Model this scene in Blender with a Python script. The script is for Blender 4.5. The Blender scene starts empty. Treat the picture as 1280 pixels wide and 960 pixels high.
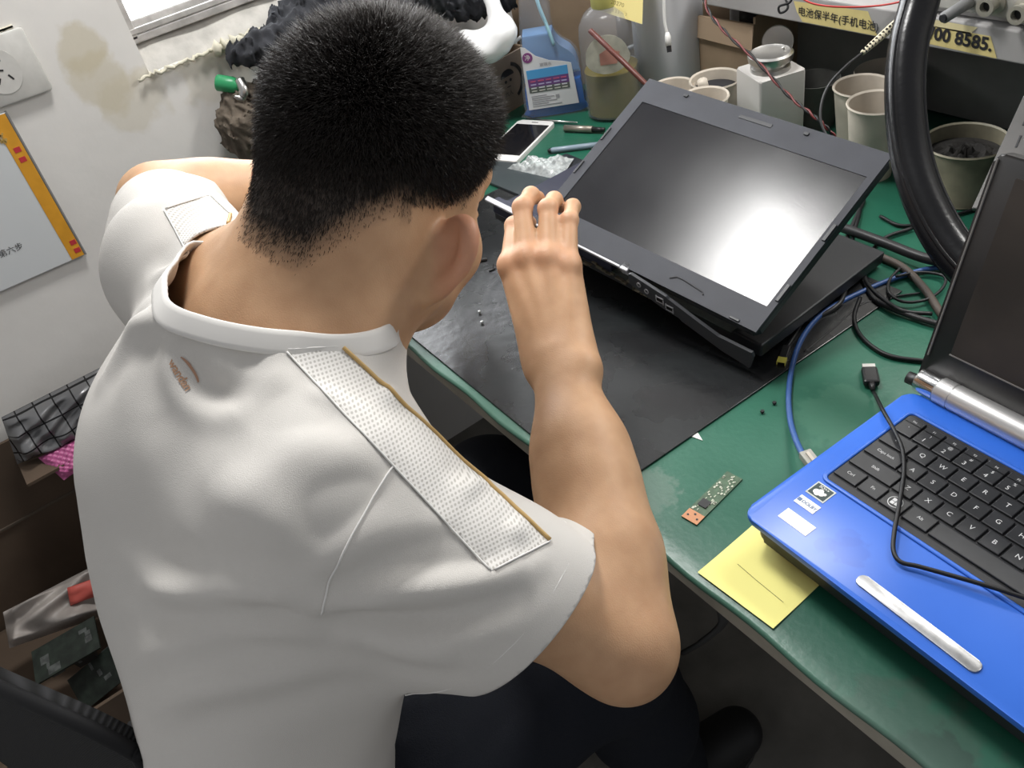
import bpy, bmesh, math, random
import numpy as np
from mathutils import Vector, Matrix
random.seed(7)
RNG = np.random.default_rng(7)
scene = bpy.context.scene
COL = scene.collection
TABLE_H = 0.75        # everything is modelled with z = 0 on the table top, then lifted
PI = math.pi

# ------------------------------------------------------------------ camera
FPX = 1080.0
CAM_R = np.array([[0.585, -0.439, 0.682], [0.791, 0.495, -0.359], [-0.18, 0.75, 0.637]])
CAM_C = np.array([0.387, -0.303, 0.617])
def ortho3(m):
    u, s, v = np.linalg.svd(m)
    return u @ v
CAM_R = ortho3(CAM_R)

# ------------------------------------------------------------------ materials
MATS = {}
def mat(name, color=(0.5, 0.5, 0.5), rough=0.6, metal=0.0, noise=0.0, nscale=30.0, bump=0.0, bscale=80.0,
        spec=0.5, color2=None, trans=0.0, alpha=1.0, emit=None, estr=0.0, sss=0.0, rough2=None, detail=4.0, coat=0.0, ior=1.45):
    if name in MATS: return MATS[name]
    m = bpy.data.materials.new(name); m.use_nodes = True
    nt = m.node_tree; b = nt.nodes['Principled BSDF']
    b.inputs['Roughness'].default_value = rough; b.inputs['Metallic'].default_value = metal
    b.inputs['Specular IOR Level'].default_value = spec; b.inputs['IOR'].default_value = ior
    b.inputs['Transmission Weight'].default_value = trans; b.inputs['Alpha'].default_value = alpha
    b.inputs['Coat Weight'].default_value = coat
    if sss:
        b.inputs['Subsurface Weight'].default_value = sss
        b.inputs['Subsurface Radius'].default_value = (0.012, 0.005, 0.003); b.inputs['Subsurface Scale'].default_value = 1.0
    c = tuple(color) + (1,)
    b.inputs['Base Color'].default_value = c
    if emit: b.inputs['Emission Color'].default_value = tuple(emit) + (1,); b.inputs['Emission Strength'].default_value = estr
    tc = nt.nodes.new('ShaderNodeTexCoord')
    if noise > 0 or color2 or rough2 is not None:
        n = nt.nodes.new('ShaderNodeTexNoise'); n.inputs['Scale'].default_value = nscale; n.inputs['Detail'].default_value = detail
        nt.links.new(tc.outputs['Object'], n.inputs['Vector'])
        r = nt.nodes.new('ShaderNodeValToRGB')
        c2 = color2 if color2 else tuple(max(0, x * (1 - noise)) for x in color)
        r.color_ramp.elements[0].position = 0.35; r.color_ramp.elements[1].position = 0.68
        r.color_ramp.elements[0].color = tuple(c2) + (1,); r.color_ramp.elements[1].color = c
        nt.links.new(n.outputs['Fac'], r.inputs['Fac']); nt.links.new(r.outputs['Color'], b.inputs['Base Color'])
        if rough2 is not None:
            mr = nt.nodes.new('ShaderNodeMapRange'); mr.inputs['From Min'].default_value = 0.35; mr.inputs['From Max'].default_value = 0.65
            mr.inputs['To Min'].default_value = rough2; mr.inputs['To Max'].default_value = rough
            nt.links.new(n.outputs['Fac'], mr.inputs['Value']); nt.links.new(mr.outputs['Result'], b.inputs['Roughness'])
    if bump > 0:
        n2 = nt.nodes.new('ShaderNodeTexNoise'); n2.inputs['Scale'].default_value = bscale; n2.inputs['Detail'].default_value = 3
        nt.links.new(tc.outputs['Object'], n2.inputs['Vector'])
        bp = nt.nodes.new('ShaderNodeBump'); bp.inputs['Strength'].default_value = bump; bp.inputs['Distance'].default_value = 0.002
        nt.links.new(n2.outputs['Fac'], bp.inputs['Height']); nt.links.new(bp.outputs['Normal'], b.inputs['Normal'])
    MATS[name] = m
    return m

# ------------------------------------------------------------------ object helpers
def link(name, me, parent=None, m=None, smooth=False):
    o = bpy.data.objects.new(name, me); COL.objects.link(o)
    if parent is not None: o.parent = parent
    if m is not None:
        for x in (m if isinstance(m, (list, tuple)) else [m]): me.materials.append(x)
    if smooth and len(me.polygons):
        me.polygons.foreach_set('use_smooth', [True] * len(me.polygons))
    return o
def tag(o, label=None, cat=None, group=None, kind=None):
    if label: o['label'] = label
    if cat: o['category'] = cat
    if group: o['group'] = group
    if kind: o['kind'] = kind
    return o
def empty(name, label, cat, group=None):
    o = bpy.data.objects.new(name, None); COL.objects.link(o); o.empty_display_size = 0.02
    return tag(o, label, cat, group)

class MB:
    """collects shapes into one mesh"""
    def __init__(s): s.bm = bmesh.new(); s.mi = 0
    def _fin(s, faces):
        for f in faces: f.material_index = s.mi
    def box(s, c, size, rot=None, bev=0.0, seg=2, M=None):
        r = bmesh.ops.create_cube(s.bm, size=1.0)
        vs = r['verts']
        mt = Matrix.Translation(Vector(c)) @ (rot.to_4x4() if rot is not None else Matrix.Identity(4)) @ Matrix.Diagonal((*size, 1))
        if M is not None: mt = M @ mt
        bmesh.ops.transform(s.bm, matrix=mt, verts=vs)
        fs = list({f for v in vs for f in v.link_faces}); s._fin(fs)
        if bev > 0:
            es = list({e for v in vs for e in v.link_edges})
            r2 = bmesh.ops.bevel(s.bm, geom=es, offset=bev, segments=seg, profile=0.5, affect='EDGES')
            s._fin(r2['faces'])
        return s
    def prism(s, pts2, z0, z1, M=None, bev=0.0):
        """polygon in xy extruded from z0 to z1"""
        n = len(pts2)
        lo = [s.bm.verts.new((p[0], p[1], z0)) for p in pts2]; hi = [s.bm.verts.new((p[0], p[1], z1)) for p in pts2]
        fs = [s.bm.faces.new(list(reversed(lo))), s.bm.faces.new(hi)]
        for i in range(n): fs.append(s.bm.faces.new((lo[i], lo[(i + 1) % n], hi[(i + 1) % n], hi[i])))
        s._fin(fs)
        if bev > 0:
            es = [e for e in fs[1].edges] + [e for e in fs[0].edges]
            r2 = bmesh.ops.bevel(s.bm, geom=es, offset=bev, segments=2, profile=0.5, affect='EDGES'); s._fin(r2['faces'])
            lo = hi = None
            vs = list({v for f in r2['faces'] for v in f.verts} | {v for f in fs if f.is_valid for v in f.verts})
        else: vs = lo + hi
        if M is not None: bmesh.ops.transform(s.bm, matrix=M, verts=vs)
        return s
    def lathe(s, prof, c=(0, 0, 0), n=32, M=None, close=False):
        """profile [(r,z)...] turned round z"""
        rings = []
        for r, z in prof:
            if r < 1e-6: rings.append([s.bm.verts.new((0, 0, z))])
            else: rings.append([s.bm.verts.new((r * math.cos(2 * PI * i / n), r * math.sin(2 * PI * i / n), z)) for i in range(n)])
        fs = []
        for a, b in zip(rings[:-1], rings[1:]):
            for i in range(n):
                j = (i + 1) % n
                if len(a) == 1 and len(b) == 1: continue
                if len(a) == 1: fs.append(s.bm.faces.new((a[0], b[j], b[i])))
                elif len(b) == 1: fs.append(s.bm.faces.new((a[i], a[j], b[0])))
                else: fs.append(s.bm.faces.new((a[i], a[j], b[j], b[i])))
        s._fin(fs)
        mt = Matrix.Translation(Vector(c))
        if M is not None: mt = M @ mt
        bmesh.ops.transform(s.bm, matrix=mt, verts=[v for r in rings for v in r])
        return s
    def tube(s, pts, r, n=10, cap=True, closed=False, flat=1.0):
        pts = [Vector(p) for p in pts]; k = len(pts)
        rr = r if isinstance(r, (list, tuple, np.ndarray)) else [r] * k
        rings = []; up = None
        for i in range(k):
            a = pts[(i - 1) % k] if (i > 0 or closed) else pts[i]; b = pts[(i + 1) % k] if (i < k - 1 or closed) else pts[i]
            t = (b - a).normalized()
            if up is None:
                up = Vector((0, 0, 1)) if abs(t.z) < 0.9 else Vector((1, 0, 0))
            up = (up - t * up.dot(t))
            if up.length < 1e-6: up = t.orthogonal()
            up.normalize(); sd = t.cross(up)
            rings.append([s.bm.verts.new(pts[i] + rr[i] * (up * math.cos(2 * PI * j / n) * flat + sd * math.sin(2 * PI * j / n))) for j in range(n)])
        fs = []
        for i in range(k if closed else k - 1):
            a, b = rings[i], rings[(i + 1) % k]
            for j in range(n): fs.append(s.bm.faces.new((a[j], b[j], b[(j + 1) % n], a[(j + 1) % n])))
        if cap and not closed:
            fs.append(s.bm.faces.new(list(reversed(rings[0])))); fs.append(s.bm.faces.new(rings[-1]))
        s._fin(fs); return s
    def quad(s, pts):
        f = s.bm.faces.new([s.bm.verts.new(p) for p in pts]); s._fin([f]); return s
    def grid(s, fn, nu, nv):
        g = [[s.bm.verts.new(fn(i / nu, j / nv)) for j in range(nv + 1)] for i in range(nu + 1)]
        fs = [s.bm.faces.new((g[i][j], g[i + 1][j], g[i + 1][j + 1], g[i][j + 1])) for i in range(nu) for j in range(nv)]
        s._fin(fs); return s
    def build(s, name, m, parent=None, smooth=False, M=None, thick=0.0):
        bmesh.ops.recalc_face_normals(s.bm, faces=s.bm.faces)
        if M is not None: bmesh.ops.transform(s.bm, matrix=M, verts=s.bm.verts)
        me = bpy.data.meshes.new(name); s.bm.to_mesh(me); s.bm.free()
        o = link(name, me, parent, m)
        if smooth:
            me.polygons.foreach_set('use_smooth', [True] * len(me.polygons))
            if smooth == 'auto':
                try: me.set_sharp_from_angle(angle=math.radians(35))
                except Exception: pass
        if thick:
            md = o.modifiers.new('t', 'SOLIDIFY'); md.thickness = thick; md.offset = -1
        return o

def spline(pts, n=12, closed=False):
    P = np.array(pts, float); k = len(P); out = []
    rng = range(k) if closed else range(k - 1)
    for i in rng:
        p0 = P[(i - 1) % k] if (closed or i > 0) else P[0] * 2 - P[1]
        p1, p2 = P[i], P[(i + 1) % k]
        p3 = P[(i + 2) % k] if (closed or i < k - 2) else P[-1] * 2 - P[-2]
        for t in np.linspace(0, 1, n, endpoint=False):
            out.append(0.5 * ((2 * p1) + (-p0 + p2) * t + (2 * p0 - 5 * p1 + 4 * p2 - p3) * t * t + (-p0 + 3 * p1 - 3 * p2 + p3) * t ** 3))
    if not closed: out.append(P[-1])
    return [tuple(p) for p in out]

def text_mesh(name, body, size, M, m, parent, align='CENTER', extrude=0.0, bold=0.0):
    cu = bpy.data.curves.new('txt', 'FONT'); cu.body = body; cu.size = size; cu.align_x = align; cu.align_y = 'CENTER'
    cu.extrude = extrude; cu.resolution_u = 3; cu.offset = bold
    t = bpy.data.objects.new('txt', cu); COL.objects.link(t)
    dg = bpy.context.evaluated_depsgraph_get(); dg.update()
    me = bpy.data.meshes.new_from_object(t.evaluated_get(dg))
    bpy.data.objects.remove(t); bpy.data.curves.remove(cu)
    me.transform(M); me.name = name; me.materials.clear()
    return link(name, me, parent, m)
def frame_m(origin, ex, ey):
    ex = Vector(ex).normalized(); ey = Vector(ey); ez = ex.cross(ey).normalized(); ey = ez.cross(ex)
    m = Matrix((ex, ey, ez)).transposed().to_4x4(); m.translation = Vector(origin); return m
def copy_tree(o, dloc, parent=None):
    c = o.copy(); COL.objects.link(c)
    if parent is not None: c.parent = parent
    else: c.location = Vector(o.location) + Vector(dloc)
    for ch in list(o.children): copy_tree(ch, (0, 0, 0), c)
    return c

# ------------------------------------------------------------------ implicit surfaces (for bodies and cloth)
f4 = np.float32
def smin(a, b, k):
    if k <= 0: return np.minimum(a, b)
    h = np.maximum(k - np.abs(a - b), 0) / k
    return np.minimum(a, b) - h * h * k * 0.25
def cone(a, b, ra, rb, k=0.01):
    a = np.array(a, f4); b = np.array(b, f4); ba = b - a; L2 = float(ba @ ba)
    def fn(P):
        pa = P - a; t = np.clip((pa @ ba) / L2, 0, 1); q = pa - t[:, None] * ba
        return np.sqrt((q * q).sum(1)) - (ra + (rb - ra) * t)
    fn.bs = ((a + b) / 2, float(np.sqrt(L2)) / 2 + max(ra, rb)); return (fn, k, 1)
def ell(c, radii, axes=None, k=0.01, sign=1):
    c = np.array(c, f4); r = np.array(radii, f4); A = np.array(axes if axes is not None else np.eye(3), f4)  # rows = local axes
    def fn(P):
        q = (P - c) @ A.T; k0 = np.sqrt(((q / r) ** 2).sum(1)); k1 = np.sqrt(((q / (r * r)) ** 2).sum(1)) + 1e-9
        return k0 * (k0 - 1.0) / k1
    fn.bs = (c, float(r.max())); return (fn, k, sign)
def evalsdf(prims, P):
    d = None
    lo, hi = P.min(0), P.max(0); c = (lo + hi) / 2; R_ = float(np.linalg.norm(hi - lo)) / 2
    if R_ < 0.25: prims = [p for p in prims if np.linalg.norm(p[0].bs[0] - c) < R_ + p[0].bs[1] + p[1] + 0.03]
    if not prims: return np.full(len(P), 1.0, f4)
    for fn, k, sg in prims:
        e = fn(P)
        if d is None: d = e
        elif sg > 0: d = smin(d, e, k)
        else: d = -smin(-d, e, k)
    return d
def surfnet(fun, lo, hi, h):
    """surface nets over a sparse set of blocks of a regular grid; returns verts, quads"""
    B = 8
    lo = np.array(lo, float); n = np.ceil((np.array(hi) - lo) / h).astype(int); nb = (n + B - 1) // B; N = nb * B + 1
    cb = np.stack(np.meshgrid(*[np.arange(x) for x in nb], indexing='ij'), -1).reshape(-1, 3)
    cc = (lo + (cb + 0.5) * B * h).astype(f4)
    d = np.concatenate([fun(cc[i:i + 60000]) for i in range(0, len(cc), 60000)])
    act = np.abs(d) < B * h * 1.25
    D = np.full(N, 1.0, f4)
    Dc = np.where(d < 0, -1, 1).reshape(nb).astype(f4)
    for i in range(B):
        for j in range(B):
            for k in range(B): D[i:N[0] - 1:B, j:N[1] - 1:B, k:N[2] - 1:B] = Dc
    off = np.stack(np.meshgrid(*[np.arange(B + 1)] * 3, indexing='ij'), -1).reshape(-1, 3)
    ab = cb[act]; key = (ab // 4) @ np.array([1, 1000, 1000000]); order = np.argsort(key, kind='stable'); ab = ab[order]; key = key[order]
    cuts = np.concatenate([[0], np.flatnonzero(np.diff(key)) + 1, [len(ab)]])
    for i0, i1 in zip(cuts[:-1], cuts[1:]):
        idx = (ab[i0:i1, None, :] * B + off[None]).reshape(-1, 3)
        v = fun((lo + idx * h).astype(f4)); D[idx[:, 0], idx[:, 1], idx[:, 2]] = v
    S = D < 0
    cnt = np.zeros(N - 1, np.int8)
    for i in (0, 1):
        for j in (0, 1):
            for k in (0, 1): cnt += S[i:N[0] - 1 + i, j:N[1] - 1 + j, k:N[2] - 1 + k]
    cells = np.argwhere((cnt > 0) & (cnt < 8))
    ids = np.full(N - 1, -1, np.int32); ids[cells[:, 0], cells[:, 1], cells[:, 2]] = np.arange(len(cells))
    acc = np.zeros((len(cells), 3)); num = np.zeros(len(cells))
    cor = [(i, j, k) for i in (0, 1) for j in (0, 1) for k in (0, 1)]
    for a in cor:
        for ax in range(3):
            if a[ax] == 1: continue
            b = list(a); b[ax] = 1
            da = D[cells[:, 0] + a[0], cells[:, 1] + a[1], cells[:, 2] + a[2]]; db = D[cells[:, 0] + b[0], cells[:, 1] + b[1], cells[:, 2] + b[2]]
            cr = (da < 0) != (db < 0); t = np.where(cr, da / np.where(cr, da - db, 1), 0)
            p = np.array(a, float)[None] + np.zeros((len(cells), 1)); p[:, ax] += t
            acc[cr] += p[cr]; num[cr] += 1
    V = lo + (cells + acc / num[:, None]) * h
    quads = []
    for ax in range(3):
        u, w = (ax + 1) % 3, (ax + 2) % 3
        s0 = [slice(None)] * 3; s1 = [slice(None)] * 3; s0[ax] = slice(0, -1); s1[ax] = slice(1, None)
        ed = np.argwhere(S[tuple(s0)] != S[tuple(s1)])
        ed = ed[(ed[:, u] > 0) & (ed[:, w] > 0) & (ed[:, u] < N[u] - 1) & (ed[:, w] < N[w] - 1)]
        q = []
        for du, dw in ((-1, -1), (0, -1), (0, 0), (-1, 0)):
            e = ed.copy(); e[:, u] += du; e[:, w] += dw; q.append(ids[e[:, 0], e[:, 1], e[:, 2]])
        q = np.stack(q, 1); flip = ~S[ed[:, 0], ed[:, 1], ed[:, 2]]
        q[flip] = q[flip][:, ::-1]; quads.append(q)
    return V, np.concatenate(quads)
def np_mesh(name, V, F):
    me = bpy.data.meshes.new(name)
    me.vertices.add(len(V)); me.vertices.foreach_set('co', np.asarray(V, f4).ravel())
    k = F.shape[1]; me.loops.add(F.size); me.loops.foreach_set('vertex_index', F.astype(np.int32).ravel())
    me.polygons.add(len(F)); me.polygons.foreach_set('loop_start', np.arange(0, F.size, k, dtype=np.int32))
    me.update(calc_edges=True); me.validate()
    return me
def relax(V, F, it=2, lam=0.5):
    E = np.concatenate([F[:, [0, 1]], F[:, [1, 2]], F[:, [2, 3]], F[:, [3, 0]]]); n = len(V)
    for _ in range(it):
        s = np.zeros((n, 3)); c = np.zeros(n)
        for a, b in ((0, 1), (1, 0)):
            for ax in range(3): s[:, ax] += np.bincount(E[:, a], V[E[:, b], ax], n)
            c += np.bincount(E[:, a], minlength=n)
        V = V + lam * (s / np.maximum(c, 1)[:, None] - V)
    return V
def unit(v): v = np.array(v, float); return v / np.linalg.norm(v)

# ================================================================== the person
skin = mat('skin', (0.56, 0.335, 0.215), rough=0.5, noise=0.0, bump=0.12, bscale=900, sss=0.12, spec=0.35)
person = empty('person', 'man in a white short-sleeved shirt bent over an opened laptop', 'person')

# --- head frame (forward, up, side)
O_H = np.array((-0.1903, -0.0757, 0.3150))
pit, hd, rol = math.radians(28), math.radians(112), math.radians(-9)
fwd0 = np.array((math.cos(hd), math.sin(hd), 0)); up0 = np.array((0, 0, 1.0)); H_R = np.cross(fwd0, up0)
H_F = fwd0 * math.cos(pit) - up0 * math.sin(pit); H_U = fwd0 * math.sin(pit) + up0 * math.cos(pit)
H_R, H_U = H_R * math.cos(rol) + H_U * math.sin(rol), H_U * math.cos(rol) - H_R * math.sin(rol)
AX = np.stack([H_R, H_F, H_U]); HS = np.array((0.9, 0.9, 1.1))
def hp(r, f, u):
    u = u if u > -0.03 else -0.03 + (u + 0.03) * 0.72
    return O_H + r * HS[0] * H_R + f * HS[1] * H_F + u * HS[2] * H_U
def hell(c, rad, k=0.012, sign=1): return ell(hp(*c), np.array(rad) * HS, AX, k, sign)
def hcone(a, b, ra, rb, k=0.012): return cone(hp(*a), hp(*b), ra, rb, k)

head = [hell((0, -0.012, 0.036), (0.077, 0.098, 0.08)),
        hell((0, 0.034, 0.03), (0.064, 0.064, 0.07), 0.02),
        hell((0, -0.05, 0.0), (0.062, 0.05, 0.055), 0.03),
        hcone((-0.05, 0.0, -0.05), (-0.016, 0.068, -0.088), 0.026, 0.02, 0.03), hcone((0.05, 0.0, -0.05), (0.016, 0.068, -0.088), 0.026, 0.02, 0.03),
        hell((0, 0.036, -0.035), (0.064, 0.058, 0.066), 0.025),
        hell((-0.045, 0.066, -0.028), (0.022, 0.02, 0.02), 0.02), hell((0.045, 0.066, -0.028), (0.022, 0.02, 0.02), 0.02),
        hell((0, 0.08, -0.092), (0.02, 0.016, 0.017), 0.02),
        hcone((-0.036, 0.086, 0.028), (0.036, 0.086, 0.028), 0.011, 0.011, 0.02),
        hell((-0.032, 0.103, 0.008), (0.018, 0.014, 0.012), 0.014, -1), hell((0.032, 0.103, 0.008), (0.018, 0.014, 0.012), 0.014, -1),
        hell((-0.032, 0.084, 0.014), (0.0155, 0.0135, 0.008), 0.004), hell((0.032, 0.084, 0.014), (0.0155, 0.0135, 0.008), 0.004), hell((-0.032, 0.083, -0.001), (0.015, 0.0125, 0.006), 0.004), hell((0.032, 0.083, -0.001), (0.015, 0.0125, 0.006), 0.004),
        hcone((0, 0.086, 0.016), (0, 0.103, -0.022), 0.007, 0.0105, 0.014), hell((-0.013, 0.095, -0.027), (0.009, 0.01, 0.008), 0.008), hell((0.013, 0.095, -0.027), (0.009, 0.01, 0.008), 0.008),
        hell((0, 0.094, -0.056), (0.024, 0.01, 0.0055), 0.008), hell((0, 0.093, -0.066), (0.021, 0.01, 0.0065), 0.008),
        hell((0, 0.106, -0.0605), (0.022, 0.006, 0.0012), 0.003, -1)]
def ear(s):
    def e(r, f, u): return (s * (0.077 + (r - 0.077) * 1.75), f * 0.45 - 0.014, u * 0.76 - 0.016)
    P = [(0.0795, 0.006, 0.006), (0.083, 0.008, 0.024), (0.09, -0.002, 0.034), (0.097, -0.018, 0.032), (0.1, -0.027, 0.018), (0.098, -0.027, 0.0), (0.092, -0.02, -0.014), (0.085, -0.01, -0.026), (0.08, -0.001, -0.03), (0.077, 0.006, -0.026)]
    rr = [0.0035, 0.0045, 0.005, 0.005, 0.005, 0.0045, 0.0045, 0.0055, 0.006, 0.004]
    L = []
    S = spline(P, 3); q = np.interp(np.linspace(0, 1, len(S)), np.linspace(0, 1, len(rr)), rr)
    for i in range(len(S) - 1): L.append(hcone(e(*S[i]), e(*S[i + 1]), q[i], q[i + 1], 0.006 if i else 0.008))
    for a, b in (((0.075, -0.004, 0.012), (0.091, -0.016, 0.02)), ((0.075, -0.006, 0.0), (0.091, -0.018, 0.004)), ((0.074, -0.004, -0.012), (0.084, -0.01, -0.016))):
        L.append(hcone(e(*a), e(*b), 0.007, 0.0035, 0.008))
    for a, b in (((0.075, -0.004, 0.006), (0.094, -0.02, 0.012)), ((0.074, -0.004, -0.006), (0.091, -0.019, -0.003)), ((0.08, 0.0, 0.016), (0.092, -0.012, 0.026))): L.append(hcone(e(*a), e(*b), 0.005, 0.003, 0.005))
    L.append(hcone(e(0.082, -0.001, 0.018), e(0.086, -0.014, 0.004), 0.0025, 0.003, 0.006))
    L.append(hcone(e(0.077, 0.008, -0.006), e(0.08, 0.004, -0.008), 0.004, 0.004, 0.006))
    return L

C7 = np.array((-0.18, -0.2, 0.265))
SH_R = np.array((-0.0345, -0.2286, 0.2183)); SH_L = np.array((-0.3578, -0.2034, 0.2646))
EL_R = np.array((0.0853, -0.1066, 0.0579)); WR_R = np.array((-0.1159, 0.0146, 0.1359))
EL_L = np.array((-0.5614, -0.1708, 0.2375)); WR_L = np.array((-0.4604, 0.0045, 0.1841))
PEL = np.array((-0.235, -0.44, -0.15))

neck = [cone(hp(0, -0.035, -0.015), C7 + (-0.002, 0.018, 0.0), 0.055, 0.053, 0.03),
        cone(hp(0, -0.012, -0.05), C7 + (-0.005, 0.03, -0.02), 0.038, 0.046, 0.03),
        cone(hp(0, -0.045, -0.02), C7, 0.045, 0.05, 0.03),
        cone(C7 + (0.01, 0.01, -0.03), SH_R + (-0.02, 0.0, -0.01), 0.062, 0.05, 0.05), cone(C7 + (-0.01, 0.02, -0.03), SH_L + (0.03, 0.01, -0.012), 0.056, 0.036, 0.04),
        cone(hp(0.03, -0.03, -0.03), SH_R + (-0.06, 0.02, 0.015), 0.03, 0.035, 0.05), cone(hp(-0.03, -0.03, -0.03), SH_L + (0.08, 0.02, -0.03), 0.024, 0.024, 0.04),
        cone(hp(-0.025, -0.045, -0.05), (-0.3029, -0.2155, 0.2528), 0.036, 0.036, 0.05)]
def trunk(grow=0.0, k=0.06):
    L = []
    sl = [((-0.147, -0.232, 0.18), 0.056, 0.08), ((-0.14, -0.282, 0.1), 0.05, 0.08), ((-0.13, -0.325, 0.01), 0.04, 0.076), ((-0.122, -0.36, -0.08), 0.03, 0.074), ((-0.125, -0.38, -0.17), 0.04, 0.078)]
    for c, w, r in sl:
        c = np.array(c); L.append(cone(c - (w, 0, 0), c + (w, 0, 0), r + grow, r + grow, k))
    for a, b in zip(sl[:-1], sl[1:]):
        for s in (-0.7, 0.7): L.append(cone(np.array(a[0]) + (s * a[1], 0, 0), np.array(b[0]) + (s * b[1], 0, 0), a[2] * 0.96 + grow, b[2] * 0.96 + grow, k))
    return L
def arm(S, E, W, side):
    S, E, W = map(np.array, (S, E, W)); ax = unit(W - E); L = []
    L.append(cone(S, S + (E - S) * 0.5, 0.05, 0.044, 0.05)); L.append(cone(S + (E - S) * 0.4, E, 0.043, 0.035, 0.03))
    m = E + (W - E) * 0.27
    L.append(cone(E, m, 0.036, 0.0385, 0.03)); L.append(cone(m, E + (W - E) * 0.62, 0.0385, 0.0335, 0.04)); L.append(cone(E + (W - E) * 0.55, W, 0.0345, 0.0265, 0.04))
    L.append(cone(E - ax * 0.012 - unit(E - S) * (-0.004), E - ax * 0.0, 0.021, 0.026, 0.02))
    return L
def finger(j, r, k0=0.007):
    L = []
    for i in range(len(j) - 1):
        L.append(cone(j[i], j[i + 1], r[i], r[i + 1], k0 if i == 0 else 0.003))
        if i > 0: L.append(ell(j[i], (r[i] * 1.02,) * 3, None, 0.004))
    return L
WR_R = np.array(WR_R)
# the visible (near) hand: joints placed so that the fingertips meet the lid of the laptop
mcp = [(-0.2069, 0.0371, 0.1912), (-0.1956, 0.0495, 0.1971), (-0.1807, 0.0631, 0.1960), (-0.1651, 0.0728, 0.1894)]
pip = [(-0.2433, 0.0714, 0.2028), (-0.2335, 0.0782, 0.2229), (-0.2158, 0.0947, 0.2202), (-0.1956, 0.1026, 0.2106)]
dip = [(-0.2551, 0.0909, 0.1979), (-0.2452, 0.0976, 0.2227), (-0.2282, 0.1115, 0.2166), (-0.2104, 0.1190, 0.2121)]
tip = [(-0.2602, 0.1004, 0.1860), (-0.2523, 0.1098, 0.2120), (-0.2354, 0.1216, 0.2024), (-0.2211, 0.1281, 0.2023)]
def handR():
    L = []
    W = WR_R; mc = [np.array(m) for m in mcp]
    side = unit(mc[0] - mc[3]); up = unit((mc[1] + mc[2]) / 2 - W); back = unit(np.array(CAM_C) - W); back = unit(back - up * (back @ up))
    wr = [W + side * s for s in (0.017, 0.006, -0.006, -0.016)]
    for i in range(4):
        L.append(cone(wr[i] - up * 0.004, mc[i] - back * 0.006, 0.0165, 0.0115, 0.014))
    for i in range(3): L.append(cone((wr[i] + wr[i + 1]) / 2 - back * 0.004, (mc[i] + mc[i + 1]) / 2 - back * 0.008 - up * 0.004, 0.016, 0.0105, 0.01))
    L.append(ell(W - side * 0.019 + back * 0.013 - up * 0.006, (0.0105,) * 3, None, 0.018))      # wrist bone
    fr = [(0.0098, 0.0086, 0.0075, 0.0066), (0.01, 0.0089, 0.0078, 0.0069), (0.0097, 0.0086, 0.0076, 0.0067), (0.0089, 0.0078, 0.0069, 0.0061)]
    for i in range(4):
        L += finger([np.array(v[i]) for v in (mcp, pip, dip, tip)], fr[i])
        L.append(ell(np.array(mcp[i]) + back * 0.0012, (0.0108 if i < 3 else 0.0098,) * 3, None, 0.007))
        L.append(cone(W + back * 0.012 + side * (0.008 - 0.005 * i), np.array(mcp[i]) + back * 0.0055 - up * 0.006, 0.003, 0.0042, 0.008))
    t0 = W + side * 0.013 - back * 0.014 + up * 0.008
    t1 = t0 + up * 0.04 + side * 0.008 - back * 0.028; t2 = t1 + up * 0.03 - side * 0.004 - back * 0.018; t3 = t2 + up * 0.022 - side * 0.008 - back * 0.008
    L += finger([t0, t1, t2, t3], (0.015, 0.0115, 0.0098, 0.0075), 0.02)
    return L
def handL():
    L = []; W = WR_L; up = unit((-0.22, 0.85, -0.3)); side = unit((0.75, -0.15, 0.35)); side = unit(side - up * (side @ up)); back = np.cross(side, up) * -1
    if back[2] < 0: back = -back
    for i in range(4):
        s = (0.03, 0.01, -0.01, -0.029)[i]; ln = (0.085, 0.09, 0.086, 0.078)[i]
        m = W + up * ln + side * s * 1.15
        L.append(cone(W + side * s * 0.6, m, 0.016, 0.012, 0.018))
        l = (0.043, 0.047, 0.044, 0.035)[i]
        p = m + unit(up * 0.8 - back * 0.5) * l; d = p + unit(up * 0.35 - back * 0.9) * l * 0.58; e = d + unit(-up * 0.05 - back) * l * 0.42
        L += finger([m, p, d, e], (0.0105, 0.009, 0.0076, 0.0066))
    t0 = W + side * 0.022 + up * 0.012 - back * 0.004; t1 = t0 + up * 0.034 + side * 0.026 - back * 0.012; t2 = t1 + up * 0.03 + side * 0.006 - back * 0.012; t3 = t2 + up * 0.022 - back * 0.012
    L += finger([t0, t1, t2, t3], (0.017, 0.0115, 0.0098, 0.0075), 0.02)
    return L
HIPS = [((-0.07, -0.38, -0.185), (-0.075, -0.04, -0.22)), ((-0.235, -0.39, -0.185), (-0.32, -0.02, -0.2))]
legs = [cone(a, b, 0.075, 0.05, 0.05) for a, b in HIPS]
body_prims = head + ear(1) + ear(-1) + neck + trunk(-0.022) + arm(SH_R, EL_R, WR_R, 1) + arm(SH_L, EL_L, WR_L, -1) + handR() + handL() + legs
BB = [-0.68, -0.57, -0.28], [0.19, 0.17, 0.45]
def near(prims):
    return lambda P: evalsdf(prims, P)
HQ = globals().get('HQ', 0.0021)
V, Fq = surfnet(near(body_prims), BB[0], BB[1], HQ)
V = relax(V, Fq, 2, 0.45)
body_me = np_mesh('body', V, Fq)
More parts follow.
